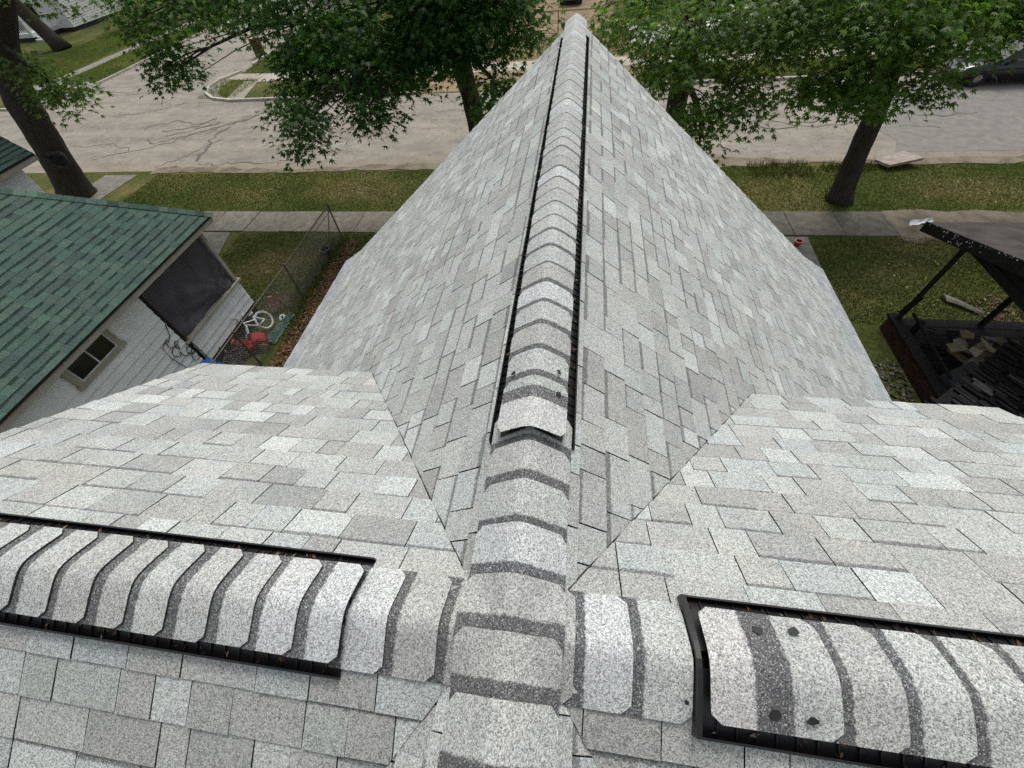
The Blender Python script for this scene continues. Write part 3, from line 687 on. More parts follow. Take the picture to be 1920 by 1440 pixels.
tree('slender leaning maple on the grass strip beside the pale concrete slab', (9.05, 14.5, ZG),
     [(9.08, 14.45, ZG - .1), (8.86, 14.5, -5.4), (8.68, 14.5, -4.1), (8.45, 14.5, -3.0), (8.2, 14.5, -1.4), (8, 14.5, 1), (8, 14.5, 3.4)], [.36, .30, .27, .25, .2, .14, .06],
     [(6.2, 13.4, -1.5, 1.3, 1.1, 1.0, 72), (7.7, 13.7, -1.6, 1.3, 1.1, 1.1, 88), (9.0, 14, -2.0, .9, .9, .9, 60), (6.7, 13.2, -2.9, .8, .6, .45, 34), (7.6, 13.5, -3.1, .7, .6, .4, 26), (9.1, 14.1, -3.1, .55, .5, .4, 16), (5.9, 13.2, -3.0, .4, .4, .35, 10), (10.3, 14.6, -1.2, 1.2, 1.0, .8, 60), (7.8, 14.5, .6, 3.2, 2.2, 1.4, 24)], MD, 3, leaf=.175)
tree('maple at the far right with low branches in front of the parked black car', (17.6, 14.8, ZG),
     [(17.6, 14.8, ZG - .1), (17.5, 14.8, -4.4), (17.3, 14.8, -2.6), (17.0, 14.8, -.6), (16.8, 14.8, 2)], [.34, .3, .27, .2, .08],
     [(10.0, 14.8, -1.9, .8, .6, .5, 30), (11.0, 15, -1.85, .8, .6, .45, 26), (10.75, 15, -2.65, .4, .3, .22, 7), (12.2, 14.8, -1.7, 1.2, .9, .7, 40), (11.9, 14.5, -1.1, 1.2, 1, .8, 40), (14.4, 14.8, -1.0, 1.4, 1, .9, 70), (16, 14.8, -.4, 1.8, 1.2, 1, 60), (13.2, 14.7, -.2, 1.6, 1.2, .7, 50)], [(.055, .125, .028), (.045, .105, .025), (.075, .14, .035)], 2, leaf=.175)
def bgtree(label, x, y, h, r, n, cols=DK, rt=.4):
    tree(label, (x, y, ZG), [(x, y, ZG - .1), (x + .2, y, ZG + h * .35), (x + .3, y, ZG + h * .6), (x + .3, y, ZG + h * .9)], [rt, rt * .8, rt * .6, .08],
         [(x, y, ZG + h * .7, r, r, h * .28, n), (x - r * .6, y - .5, ZG + h * .55, r * .6, r * .6, h * .16, n // 3), (x + r * .6, y - .3, ZG + h * .58, r * .6, r * .6, h * .16, n // 3)], cols, 1, leaf=.3, per=14, spread=.7, twigs=False)
tree('distant tree with a bare dark trunk on the lawn of the white corner house', (-47, 40.9, ZG), [(-47, 40.9, ZG - .1), (-48.5, 41, -3.6), (-50, 41.2, -.8), (-51, 41.4, 3)], [.62, .5, .42, .2],
     [(-48, 41, -.9, 2.5, 2, .9, 60), (-52, 41, 0, 4, 3, 1.2, 90), (-46, 42, .8, 4, 3, 1.6, 110)], [(.06, .095, .022), (.07, .10, .03)], 1, leaf=.24, per=14, spread=.6)
bgtree('broad tree behind the dirt yard across the street', -14, 52, 9, 5, 170)
bgtree('dark tree at the back of the corner yard', -24, 57, 9, 5, 150)
bgtree('round tree behind the parking pad across the street', 17, 44, 9, 4.5, 150)
bgtree('dark full tree at far right behind the black car', 24, 33, 9, 4.5, 180)
bgtree('tree beside the distant white clapboard house', 13.2, 39, 8, 2.6, 70, MD)
def shrub(label, x, y, r, h, n, cols):
    s = thing('shrub', label, 'shrub', (x, y, ZG), 'shrubs across the street')
    st = MB()
    for _ in range(5): st.tube(limb_pts((x, y, ZG), (x + R.uniform(-r, r) * .6, y + R.uniform(-r, r) * .6, ZG + h * .7), .05, 4), [.05, .04, .03, .02, .01], 5)
    st.build('stem', M['bark'], s); crown(s, [(x, y, ZG + h * .5, r, r, h * .5, n)], cols, .2, per=14, spread=.4)
YG = [(.09, .14, .03), (.11, .15, .035), (.07, .12, .025)]
for i, (x, y, r, h, n, lb) in enumerate(((-45, 48, 2.6, 3.2, 90, 'large olive shrub beside the white corner house'), (-41.5, 51, 2.4, 2.6, 70, 'olive shrub in front of the distant lawn edge, right of the largest'),
        (-17, 38, 2, 2.2, 60, 'shrub at the left of the dirt yard'), (-11, 42, 2.4, 2.6, 70, 'shrub on the left edge of the dirt track'), (6.5, 33.5, .9, 1.2, 22, 'low bright shrub by the parking pad'), (11, 30.6, 1.2, 1.2, 30, 'yellow-green shrub behind the far kerb'), (14.8, 31.2, 1.5, 1.5, 40, 'yellow-green shrub nearest the black car'))):
    shrub(lb, x, y, r, h, n, YG if i != 2 else MD)

# ================================================================== LEFT GREEN-ROOFED HOUSE
XE, YE, ZE = -8.80, 8.2, -3.55
lh = thing('house', 'white house with dark green shingled roof and curtained porch at left', 'house', (-13, 3, ZG))
pS, kH = .66, .75; pF = pS / kH
nS = math.hypot(1, pS); W_ = 4.6
tabs = shingle_field((XE, 0, ZE), (0, 1, 0), (-1, 0, pS), (pS, 0, 1), -4.5, YE, W_ * nS, [(1, kH / nS, YE)], GREENS, wr=(.15, .27), gap=.003, th=.008, band_p=.62, expo=.15, bandw=(.03, .05))
emit_tabs(tabs, lh, M['green_shingle'])
d = MB()
ax, ay, az = XE - W_, YE - kH * W_, ZE + pS * W_
d.prism([(XE, -4.5, ZE - .006), (XE, YE, ZE - .006), (ax, ay, az - .006), (ax, -4.5, az - .006)], (0, 0, -.04))
d.prism([(XE, YE, ZE - .006), (2 * ax - XE, YE, ZE - .006), (ax, ay, az - .006)], (0, 0, -.04))
d.prism([(2 * ax - XE, -4.5, ZE - .006), (2 * ax - XE, YE, ZE - .006), (ax, ay, az - .006), (ax, -4.5, az - .006)], (0, 0, -.04))
d.build('roof_deck', M['felt'], lh)
a, b = Vector((XE + .02, YE + .015, ZE)), Vector((ax, ay, az)); hv = (b - a); hl = hv.length; hv.normalize()
sv = Vector((kH, 1, 0)); n1, n2 = Vector((pS, 0, 1)).normalized(), Vector((0, pF, 1)).normalized()
c1 = n1.cross(hv).normalized(); c2 = hv.cross(n2).normalized()
if c1.dot(Vector((1, -.3, 0))) < 0: c1 = -c1
if c2.dot(Vector((-.3, 1, 0))) < 0: c2 = -c2
k = 0
while k * .17 < hl:                     # hip caps
    p0 = a + hv * (k * .17); p1 = a + hv * (k * .17 + .20); upv = (n1 + n2).normalized()
    col = R.choice(GREENS); s = R.uniform(.6, 1.3)
    vs = [p0 + upv * .03, p1 + upv * .018, p1 + c1 * .14 + upv * .012, p0 + c1 * .14 + upv * .024, p1 + c2 * .14 + upv * .012, p0 + c2 * .14 + upv * .024]
    lo = [v - upv * .02 for v in vs]
    fs = [(0, 3, 2, 1), (0, 1, 4, 5), (3, 0, 6, 9), (0, 5, 11, 6), (2, 3, 9, 8), (5, 4, 10, 11)]
    MB().add(vs + lo, fs, (col[0] * s, col[1] * s, col[2] * s, 9)).build('ridge_cap', M['green_shingle'], lh); k += 1
MB().box((XE - .05, (YE - 4.5) / 2, ZE - .10), (.04, YE + 4.5 - .06, .13)).build('fascia', M['beige'], lh)
MB().box((ax, YE - .05, ZE - .10), (W_ * 2 - .1, .04, .13)).build('fascia', M['beige'], lh)
MB().box((XE - .24, (YE - 4.5) / 2, ZE - .175), (.36, YE + 4.5 - .14, .02)).build('soffit', M['beige'], lh)
XW, YW = -9.2, 7.92
def board(x, y0, y1, z, h=.205, nx=1):
    h -= .011
    pts = [(x, y0, z), (x, y0, z + h), (x + nx * .004, y0, z + h), (x + nx * .032, y0, z)]
    return MB().prism(pts, (0, y1 - y0, 0))
z = -6.17
while z < -3.80:
    hh = min(.203, -3.62 - z)
    if z < -5.42: board(XW, 5.62, YW, z, hh + .004).build('siding_board', M['siding'], lh)
    board(XW, -4.4, 5.52, z, hh + .004).build('siding_board', M['siding'], lh)
    z += .203
MB().box((XW - .06, .56, -4.9), (.10, 9.92, 2.56)).box((XW - .06, 6.75, -5.80), (.10, 2.34, .84)).box((XW - 3.0, 6.6, -4.9), (.1, 2.6, 2.6)).build('wall', M['siding'], lh)
MB().box((XW - 1.5, YW - .06, -5.8), (3.0, .1, .84)).build('porch_front_wall', M['siding'], lh)
MB().box((XW - .08, 1.75, -6.45), (.16, 12.3, .56)).build('foundation', M['foundation'], lh)
MB().box((XW + .02, 6.75, -5.365), (.16, 2.5, .05)).build('sill', M['beige'], lh)
for y in (YW - .05,): MB().box((XW + .0, y, -4.55), (.10, .10, 1.6)).build('porch_post', M['beige'], lh)
MB().box((XW + .0, 6.7, -3.72), (.08, 2.35, .12)).build('header', M['beige'], lh)
MB().box((XW + .015, 5.57, -4.85), (.05, .05, 2.65)).build('corner_board', M['black_plastic'], lh)
MB().tube([(XW + .05, 5.62, -3.7), (XW + .05, 5.62, -5.3), (XW + .06, 5.64, -6.5)], .014, 6).build('cable', M['galv'], lh)
MB().box((XW - 1.5, 6.7, -5.9), (2.9, 2.3, .06)).build('porch_floor', M['dark'], lh)
# curtain of dark cloth with folds
cv = []; ny, nz = 40, 24
for i in range(ny + 1):
    for j in range(nz + 1):
        y = 5.64 + (2.2) * i / ny; zz = -5.33 + 1.5 * j / nz
        u, vv = i / ny, j / nz
        dx_, dz_ = u - .82, vv - .12
        wv = .035 * math.exp(-abs(dx_ * dx_ + dz_ * dz_) * 3) * abs(math.sin(7 * math.atan2(dz_ + .001, dx_))) * 2.2 + .04 * math.sin(9 * u + 5 * vv + 2 * math.sin(4 * vv)) * (1 - .4 * vv) + .018 * math.sin(23 * u - 9 * vv) + .05 * math.exp(-((u - .75) ** 2 + (vv - .2) ** 2) * 22)
        cv.append((XW - .07 + wv, y, zz))
cf_ = [(i * (nz + 1) + j, (i + 1) * (nz + 1) + j, (i + 1) * (nz + 1) + j + 1, i * (nz + 1) + j + 1) for i in range(ny) for j in range(nz)]
MB().add(cv, cf_).build('porch_curtain', M['cloth'], lh, smooth=True)
# window: frame > sash, pane
wf = MB(); y0, y1, z0, z1 = 3.36, 4.56, -4.36, -3.72
for (cy, cz, sy, sz) in (((y0 + y1) / 2, z1 - .05, y1 - y0, .10), ((y0 + y1) / 2, z0 + .05, y1 - y0 + .06, .10), (y0 + .06, (z0 + z1) / 2, .12, z1 - z0 - .2), (y1 - .06, (z0 + z1) / 2, .12, z1 - z0 - .2)):
    wf.box((XW + .04, cy, cz), (.07, sy, sz))
win = wf.build('window', M['beige'], lh)
MB().box((XW + .036, (y0 + y1) / 2, (z0 + z1) / 2), (.03, y1 - y0 - .24, z1 - z0 - .2)).build('pane', M['glass'], win)
s_ = MB()
for yy in (y0 + .135, (y0 + y1) / 2, y1 - .135): s_.box((XW + .056, yy, (z0 + z1) / 2), (.02, .03, z1 - z0 - .2))
s_.box((XW + .056, (y0 + y1) / 2, z0 + .115), (.018, y1 - y0 - .3, .025)).build('sash', M['trim'], win)
# second green roof behind
h2 = thing('house', 'second green-roofed white house, only its corner showing behind the leaning trunk', 'house', (-20, 9, ZG))
X2, Y2 = -17.72, 11.85
tabs = shingle_field((X2, 0, ZE), (0, 1, 0), (-1, 0, .85), (.85, 0, 1), 4, Y2, 3.2 * math.hypot(1, .85), [], GREENS, wr=(.25, .4), gap=.004, th=.009, band_p=.8, expo=.15, bandw=(.03, .055))
emit_tabs(tabs, h2, M['green_shingle'], 120)
MB().prism([(X2, 4, ZE - .01), (X2, Y2, ZE - .01), (X2 - 3.2, Y2, ZE + 2.71), (X2 - 3.2, 4, ZE + 2.71)], (0, 0, -.05)).prism([(X2 - 6.4, 4, ZE - .01), (X2 - 6.4, Y2, ZE - .01), (X2 - 3.2, Y2, ZE + 2.71), (X2 - 3.2, 4, ZE + 2.71)], (0, 0, -.05)).build('roof_deck', M['felt'], h2)
MB().box((X2 - .04, (4 + Y2) / 2, ZE - .13), (.04, Y2 - 4, .16)).build('fascia', M['beige'], h2)
MB().prism([(X2, Y2 - .02, ZE - .05), (X2, Y2 - .02, ZE - .2), (X2 - 3.2, Y2 - .02, ZE + 2.5), (X2 - 3.2, Y2 - .02, ZE + 2.66)], (0, .03, 0)).build('fascia', M['beige'], h2)
MB().box((X2 - .5, 7.8, -5.2), (.1, 7.2, 3.0)).prism([(X2 - .5, 11.4, -6.7), (X2 - 5.9, 11.4, -6.7), (X2 - 5.9, 11.4, -3.6), (X2 - 3.2, 11.4, -1.3), (X2 - .5, 11.4, -3.6)], (0, -.1, 0)).build('wall', M['siding'], h2)
z = -6.4
while z < -3.7: board(X2 - .45, 4.2, 11.42, z, .24).build('siding_board', M['siding'], h2); z += .236

# ================================================================== FENCE AND THINGS IN THE SIDE YARD
fn = thing('chain_link_fence', 'rusty chain-link fence with pipe rail between the two houses', 'fence', (-8.2, 8.5, ZG))
FX, FY1, FY0, FH = -8.22, 12.0, 3.6, 1.22
for y in (FY1, 8.75, 6.0, FY0): MB().tube([(FX, y, ZG), (FX, y, ZG + FH + .04)], .028, 8).lathe((FX, y, ZG + FH + .04), [(.034, 0), (.03, .03), (.005, .05)], 8).build('post', M['galv'], fn)
MB().tube([(FX, FY1, ZG + FH), (FX, 8.75, ZG + FH - .02), (FX, 6, ZG + FH + .01), (FX, FY0, ZG + FH)], .021, 7).build('top_rail', M['galv'], fn)
MB().tube([(FX, FY1 - .03, ZG + FH - .06), (FX + .01, FY1 - 1.1, ZG + .08)], .016, 6).build('brace', M['galv'], fn)
wm = MB(); st = .075; n = int((FY1 - FY0) / st)
def wire(a, b, r=.0026):
    a, b = Vector(a), Vector(b); d = (b - a).normalized(); s1 = d.cross(Vector((1, 0, 0))).normalized() * r; s2 = Vector((1, 0, 0)) * r
    ps = []
    for q in (a, b): ps += [q + s1, q - .5 * s1 + .87 * s2, q - .5 * s1 - .87 * s2]
    wm.add(ps, [(0, 1, 4, 3), (1, 2, 5, 4), (2, 0, 3, 5)])
H_ = FH - .03
for i in range(-int(H_ / st), n):
    for sg in (1, -1):
        ya = FY0 + i * st if sg > 0 else FY1 - i * st
        yb = ya + sg * H_; za, zb = ZG + .03, ZG + .03 + H_
        lo, hi = FY0, FY1
        t0, t1_ = 0, 1
        for (lim, s3) in ((lo, 1), (hi, -1)):
            fa, fb = s3 * (ya - lim), s3 * (yb - lim)
            if fa < 0 and fb < 0: t0 = 2; break
            if fa < 0: t0 = max(t0, fa / (fa - fb))
            elif fb < 0: t1_ = min(t1_, fa / (fa - fb))
        if t0 < t1_: wire((FX + sg * .003, ya + (yb - ya) * t0, za + (zb - za) * t0), (FX + sg * .003, ya + (yb - ya) * t1_, za + (zb - za) * t1_))
wm.build('wire_mesh', plain('wire', (.24, .23, .21), .6, .5), fn, kind='stuff')

def ring(c, r, rt, rot, n=20, m=7):
    return [Vector(c) + rot @ Vector((r * math.cos(2 * math.pi * i / n), r * math.sin(2 * math.pi * i / n), 0)) for i in range(n)]
def bicycle(label, O, ux, uy, s, cols, front=True, group='bicycles by the white house'):
    """O rear wheel hub, ux forward unit, uy 'up' unit of bicycle plane, s wheel radius scale"""
    O = Vector(O); ux = Vector(ux).normalized(); uz = ux.cross(Vector(uy)).normalized(); uy = uz.cross(ux).normalized()
    P = lambda x, y, z=0: O + ux * x * s + uy * y * s + uz * z * s
    rot = Matrix((ux, uy, uz)).transposed()
    bk = thing('bicycle', label, 'bicycle', (O.x, O.y, ZG), group)
    fcol, tcol, scol = cols
    for hx in ((0, 2.45) if front else (0,)):
        wl = MB().tube(ring(P(hx, 0), s * .86, 0, rot), s * .05, 6, (*fcol, 9), closed=True).build('wheel', M['tint'], bk, smooth=True)
        MB().tube(ring(P(hx, 0), s * .95, 0, rot), s * .075, 7, (*tcol, 9), closed=True).build('tyre', M['tint'], wl, smooth=True)
        sp = MB()
        for i in range(10):
            a = 2 * math.pi * i / 10; sp.tube([P(hx, 0, .05 * (-1) ** i), P(hx + .86 * math.cos(a), .86 * math.sin(a))], s * .012, 4, (.4, .4, .4, 9))
        sp.tube([P(hx, 0, -.12), P(hx, 0, .12)], s * .07, 8, (.3, .3, .3, 9)).build('spokes', M['tint'], wl)
    f = MB()
    BB, ST, HT, HB = P(.95, -.05), P(.62, .95), P(1.85, 1.15), P(1.95, .8)
    for a, b in ((P(0, 0, .14), BB), (P(0, 0, -.14), BB), (P(0, 0, .14), ST), (P(0, 0, -.14), ST), (BB, ST), (BB, HB), (ST.lerp(BB, .35), HT.lerp(HB, .4)), (HT, HB)): f.tube([a, b], s * .075, 7, (*fcol, 9))
    f.build('frame', M['tint'], bk)
    fk = MB()
    for z in (.14, -.14): fk.tube([HB, P(2.05, .6, z), P(2.45, 0, z)], s * .06, 6, (*fcol, 9))
    fk.build('fork', M['tint'], bk)
    hb = MB().tube([HT, P(1.78, 1.5)], s * .06, 6, (.6, .6, .6, 9)).tube([P(1.5, 1.75, .75), P(1.72, 1.7, .55), P(1.8, 1.5, .2), P(1.8, 1.5, -.2), P(1.72, 1.7, -.55), P(1.5, 1.75, -.75)], s * .06, 7, (*fcol, 9))
    hb.build('handlebar', M['tint'], bk, smooth=True)
    MB().tube([P(.35, 1.28), P(.6, 1.3), P(.95, 1.22)], [s * .2, s * .16, s * .06], 8, (*scol, 9)).tube([ST, P(.58, 1.25)], s * .05, 6, (.3, .3, .3, 9)).build('saddle', M['tint'], bk, smooth=True)
    pd = MB().tube(ring(BB, s * .25, 0, rot, 14), s * .04, 5, (.2, .2, .2, 9), closed=True)
    for z, q in ((.2, 1), (-.2, -1)): pd.tube([BB + uz * z * s, P(.95 + .3 * q, -.05 - .25 * q, z * 1.2)], s * .04, 5, (.25, .25, .25, 9)).box(P(.95 + .3 * q, -.05 - .25 * q, z * 1.7), (s * .3, s * .3, s * .08), rot, (.03, .03, .03, 9))
    pd.build('crank', M['tint'], bk)
    return bk
WHT, BLK = (.75, .76, .76), (.02, .02, .02)
bicycle('white bicycle without its front wheel, leaning on the wall under the porch', (-8.72, 7.42, -6.40), (-.12, -.95, .12), (-.42, .05, .75), .27, (WHT, (.6, .6, .58), (.6, .62, .63)), front=False)
bicycle('dark bicycle with white handlebar, nearest the blue tarp', (-8.75, 6.42, -6.45), (-.05, -1, .0), (-.35, 0, .8), .26, ((.05, .03, .035), (.05, .05, .05), (.3, .05, .07)))
bicycle('small crimson bicycle beside the white ring', (-8.85, 8.05, -6.46), (.5, .55, .0), (-.5, .3, .7), .2, ((.20, .015, .04), (.06, .03, .03), (.45, .25, .25)))
# red ride-on toy
ty = thing('ride_on_toy', 'bright red ride-on toy on the ground next to the white bicycle', 'toy', (-8.75, 6.62, ZG))
RED = (.30, .008, .012, 9)
o_ = Vector((-8.72, 6.55, ZG)); rz = Matrix.Rotation(rad(35), 3, 'Z')
def loc(x, y, z): return o_ + rz @ Vector((x, y, z))
prof = [(-.42, .14), (-.42, .30), (-.30, .36), (-.05, .27), (.06, .27), (.14, .42), (.30, .40), (.43, .28), (.43, .14)]
bd = MB(); n = len(prof); vs = []
for yy, k in ((-.19, .82), (-.15, 1), (.15, 1), (.19, .82)): vs += [loc(px * (1 if k == 1 else .93), yy, .2 + (pz - .2) * k) for px, pz in prof]
fs = [(a * n + i, a * n + (i + 1) % n, (a + 1) * n + (i + 1) % n, (a + 1) * n + i) for a in range(3) for i in range(n)] + [tuple(range(n - 1, -1, -1)), tuple(range(3 * n, 4 * n))]
bd.add(vs, fs, RED).build('body', M['tint'], ty)
for x in (-.27, .28):
    for y in (-.2, .2): MB().lathe(loc(x, y, .12), [(.02, -.05), (.11, -.045), (.12, 0), (.11, .045), (.02, .05)], 14, rz @ Matrix.Rotation(rad(90), 3, 'X'), (.25, .2, .12, 9)).build('wheel', M['tint'], ty)
MB().tube(ring(loc(.02, 0, .45), .09, 0, rz @ Matrix.Rotation(rad(-60), 3, 'Y')), .014, 6, (.3, .2, .1, 9), closed=True).tube([loc(.02, 0, .45), loc(.12, 0, .38)], .014, 6, (.03, .03, .03, 9)).build('steering_wheel', M['tint'], ty)
MB().box(loc(-.18, 0, .355), (.2, .24, .05), rz, (.30, .01, .012, 9)).box(loc(-.30, 0, .42), (.05, .24, .16), rz, RED).build('seat', M['tint'], ty)
tag(MB().tube(ring((-8.42, 7.75, ZG + .08), .075, 0, Matrix.Rotation(.5, 3, 'X')), .035, 8, (.75, .75, .74, 9), closed=True).build('plastic_ring', M['tint'], smooth=True), 'small white plastic ring on the grass beside the crimson bicycle', 'ring')
def crumple(name, label, cat, P00, P10, P11, P01, h, col, n=18, seed=1):
    rr = random.Random(seed); P = [Vector(p) for p in (P00, P10, P11, P01)]; vs = []
    ph = [(rr.uniform(3, 15), rr.uniform(3, 15), rr.uniform(0, 6)) for _ in range(6)]
    for i in range(n + 1):
        for j in range(n + 1):
            u, v = i / n, j / n; q = P[0].lerp(P[1], u).lerp(P[3].lerp(P[2], u), v)
            w_ = sum(math.sin(a * u + b * v + c) for a, b, c in ph) / 3.2
            q += Vector((rr.uniform(-.02, .02), rr.uniform(-.02, .02), max(.012, h * (.35 + .5 * abs(w_)) * (math.sin(math.pi * min(1, max(0, u))) * .7 + .3))))
            vs.append(q)
    fs = [(i * (n + 1) + j, (i + 1) * (n + 1) + j, (i + 1) * (n + 1) + j + 1, i * (n + 1) + j + 1) for i in range(n) for j in range(n)]
    return tag(MB().add(vs, fs, (*col, 9)).build(name, M['tint']), label, cat)
crumple('tarp', 'crumpled dull green tarp lying by the fence beside the bicycles', 'tarp', (-8.62, 6.72, ZG), (-8.18, 6.75, ZG), (-8.12, 7.95, ZG), (-8.45, 7.7, ZG), .22, (.05, .12, .085))
crumple('tarp', 'crumpled bright blue tarp heaped against the white wall', 'tarp', (-9.12, 4.85, -5.95), (-8.75, 5.0, -6.35), (-8.85, 5.62, -6.3), (-9.12, 5.58, -6.0), .16, (.015, .12, .38), seed=5)
MB_ = MB()
wp = []
for k in range(90):
    a = k * .42; r = .10 + .05 * math.sin(k * .23); zz = -5.02 - .0085 * k; yy = 5.18 + .09 * math.sin(k * .11) + .0028 * k
    wp.append((XW + .045 + .012 * math.sin(k), yy + r * math.cos(a) * (.3 + .7 * (math.sin(k * .13) ** 2)), zz + r * math.sin(a) * .8))
MB_.tube([(XW + .04, 5.5, -4.7), (XW + .05, 5.36, -4.95)] + wp, .009, 5).tube([(XW + .04, 5.2, -4.95), (XW + .05, 5.02, -5.0), (XW + .05, 4.98, -5.3), (XW + .05, 5.05, -5.75)], .009, 5)
tag(MB_.build('cable_coil', M['rubber']), 'tangled black cable hanging on the pale siding', 'cable')
MB_ = MB()
for k in range(9):
    a = R.uniform(0, 6.28); MB_.tube(limb_pts((-9.05, 7.05, -6.5), (-9.1 + R.uniform(-.05, .15), 7.0 + R.uniform(-.35, .25), -6.0 + R.uniform(-.2, .2)), .05, 4), [.016, .013, .01, .007, .004], 5)
tag(MB_.build('dead_branch', M['bark']), 'dead branching twig leaning on the wall under the curtain', 'branch')
pt = thing('plant_pot', 'round black pot by the fence corner post', 'pot', (-8.35, 10.9, ZG))
MB().lathe((-8.35, 10.95, ZG), [(.12, 0), (.17, .22), (.20, .24), (.19, .26), (.15, .25), (.13, .12)], 16).build('pot', M['black_plastic'], pt)
for (x, y, lb) in ((6.98, 11.75, 'red garden pot with pale pink rim near the public sidewalk'), (6.95, 10.35, 'second red pot with pale rim, closer to the grey roof edge')):
    q = thing('plant_pot', lb, 'pot', (x, y, ZG), 'red pots on the front path')
    MB().lathe((x, y, ZG), [(.07, 0), (.10, .15), (.115, .16), (.115, .2), (.10, .2), (.08, .07)], 16, tint=(.28, .02, .02, 9)).build('pot', M['tint'], q)
    MB().tube(ring((x, y, ZG + .20), .105, 0, Matrix.Identity(3)), .018, 6, (.65, .3, .28, 9), closed=True).build('rim', M['tint'], q, smooth=True)

# ================================================================== BURNT PORCH AT RIGHT
bp = thing('burnt_porch', 'charred porch with sloping brown roof on blackened posts at right', 'porch', (9.5, 7.5, ZG))
XP, YP = 8.02, 8.33
M['brick'] = plain('sooty_brick', (.040, .020, .016), .9, .2, var=.4, scale=5)
MB().box((XP + .07, 6.2, -6.52), (.14, 4.2, .36)).build('knee_wall', M['brick'], bp)
k = 0; y = 4.2
for r_ in range(4):
    y = 4.12 + (r_ % 2) * .12
    while y < 8.1:
        c_ = R.uniform(.6, 1.4)
        MB().box((XP - .004 + R.uniform(-.003, .003), y + .115, -6.655 + r_ * .09), (.03, .222, .078), None, (.030 * c_, .013 * c_, .009 * c_, 9)).build('brick', M['matte'], bp); y += .236
MB().box((XP + .09, 6.2, -6.30), (.24, 4.34, .06)).build('wall_cap', M['char'], bp)
MB().box((XP + .32, 7.2, -6.12), (.05, 1.9, .05), Matrix.Rotation(.06, 3, 'X')).box((XP + .42, 7.9, -6.25), (.10, .10, .36)).box((XP + .36, 8.42, -6.05), (.09, .09, .55), Matrix.Rotation(.2, 3, 'Y')).build('rail', M['char'], bp)
dk = MB()
y = 4.3
while y < 8.25:
    MB().box((10.2, y + .07, -6.43 + R.uniform(-.01, .01)), (4.0, .132, .03), None).build('deck_board', M['char'], bp); y += .14
MB().tube([(XP + .12, 8.17, -6.27), (XP + .12, 8.17, -4.2)], .055, 4).build('post', M['char'], bp)
MB().tube([(10.02, 8.17, -6.4), (9.95, 8.17, -4.2)], .07, 4).build('post', M['char'], bp)
MB().tube([(11.9, 8.17, -6.4), (11.9, 8.17, -4.2)], .07, 4).build('post', M['char'], bp)
MB().tube([(11.9, 4.8, -6.4), (11.9, 4.8, -3.9)], .07, 4).build('post', M['char'], bp)
MB().box((XP + .12, 6.7, -4.14), (.12, 3.1, .16)).box((10, 8.17, -4.14), (4.0, .12, .16)).build('beam', M['char'], bp)
zr = lambda y: -4.36 + (9.28 - y) * .30
MB().prism([(XP - .02, 9.28, zr(9.28)), (12.2, 9.28, zr(9.28)), (12.2, 5.2, zr(5.2)), (XP - .02, 5.2, zr(5.2))], (0, 0, -.03)).build('roof', plain('scorched_roofing', (.058, .049, .045), .85, .3, var=.5, scale=2.2, bmp=.5), bp)
MB().prism([(XP - .05, 9.3, zr(9.3) + .005), (XP - .05, 5.2, zr(5.2) + .005), (XP - .05, 5.2, zr(5.2) - .24), (XP - .05, 9.3, zr(9.3) - .22)], (.035, 0, 0)).build('fascia', M['char'], bp)
MB().prism([(XP + .08, 8.2, -4.07), (XP + .08, 5.2, -4.07), (XP + .08, 5.2, zr(5.2) - .05), (XP + .08, 8.2, zr(8.2) - .05)], (.04, 0, 0)).build('gable_panel', M['char'], bp)
fl_ = MB()
for k in range(60):                     # flaking ash and paint, thickest by the corner post
    y = 8.25 + R.gauss(0, .28) if k < 34 else R.uniform(6.6, 9.2)
    s = R.uniform(.006, .022); zz = zr(y) + (R.choice((.008, -.02)) if k >= 34 else -R.uniform(.02, .2)); c = Vector((XP - .056, y, zz))
    pol = [c + Vector((0, s * R.uniform(.5, 1.6) * math.cos(a), s * R.uniform(.4, 1.1) * math.sin(a))) for a in (0, 1.2, 2.3, 3.4, 4.4, 5.4)]
    g_ = R.uniform(.08, .4); fl_.prism(pol, (-.004, 0, 0), (g_, g_, g_, 9))
fl_.build('ash_flakes', M['matte'], bp, kind='stuff')
gp = []
for i in range(7):
    for j in range(5):
        a = -1.2 + 2.4 * j / 4; gp.append((XP - .22 + .07 * i + R.uniform(-.015, .015), 9.42 + .10 * math.sin(a) + R.uniform(-.02, .02), -4.46 + .11 * (1 - math.cos(a)) + R.uniform(-.015, .015) - .01 * (6 - i)))
tag_g = MB().add(gp, [(i * 5 + j, (i + 1) * 5 + j, (i + 1) * 5 + j + 1, i * 5 + j + 1) for i in range(6) for j in range(4)], (.48, .5, .51, 9)).build('gutter_scrap', M['tint'], bp, label='crumpled pale metal gutter end')
db = MB()
for k in range(150):
    x, y = R.uniform(8.15, 11.5), R.uniform(4.6, 8.0); l = R.uniform(.05, .45); c_ = R.choice((.4, .8, 1, 1.5, 3, 8))
    rt = Matrix.Rotation(R.uniform(0, 6.3), 3, 'Z') @ Matrix.Rotation(R.uniform(-.3, .3), 3, 'Y')
    db.box((x, y, -6.39 + R.uniform(0, .07)), (l, R.uniform(.02, .09), R.uniform(.01, .04)), rt, (.012 * c_, .011 * c_, .010 * c_, 9))
db.build('charred_debris', M['matte'], bp, kind='stuff')
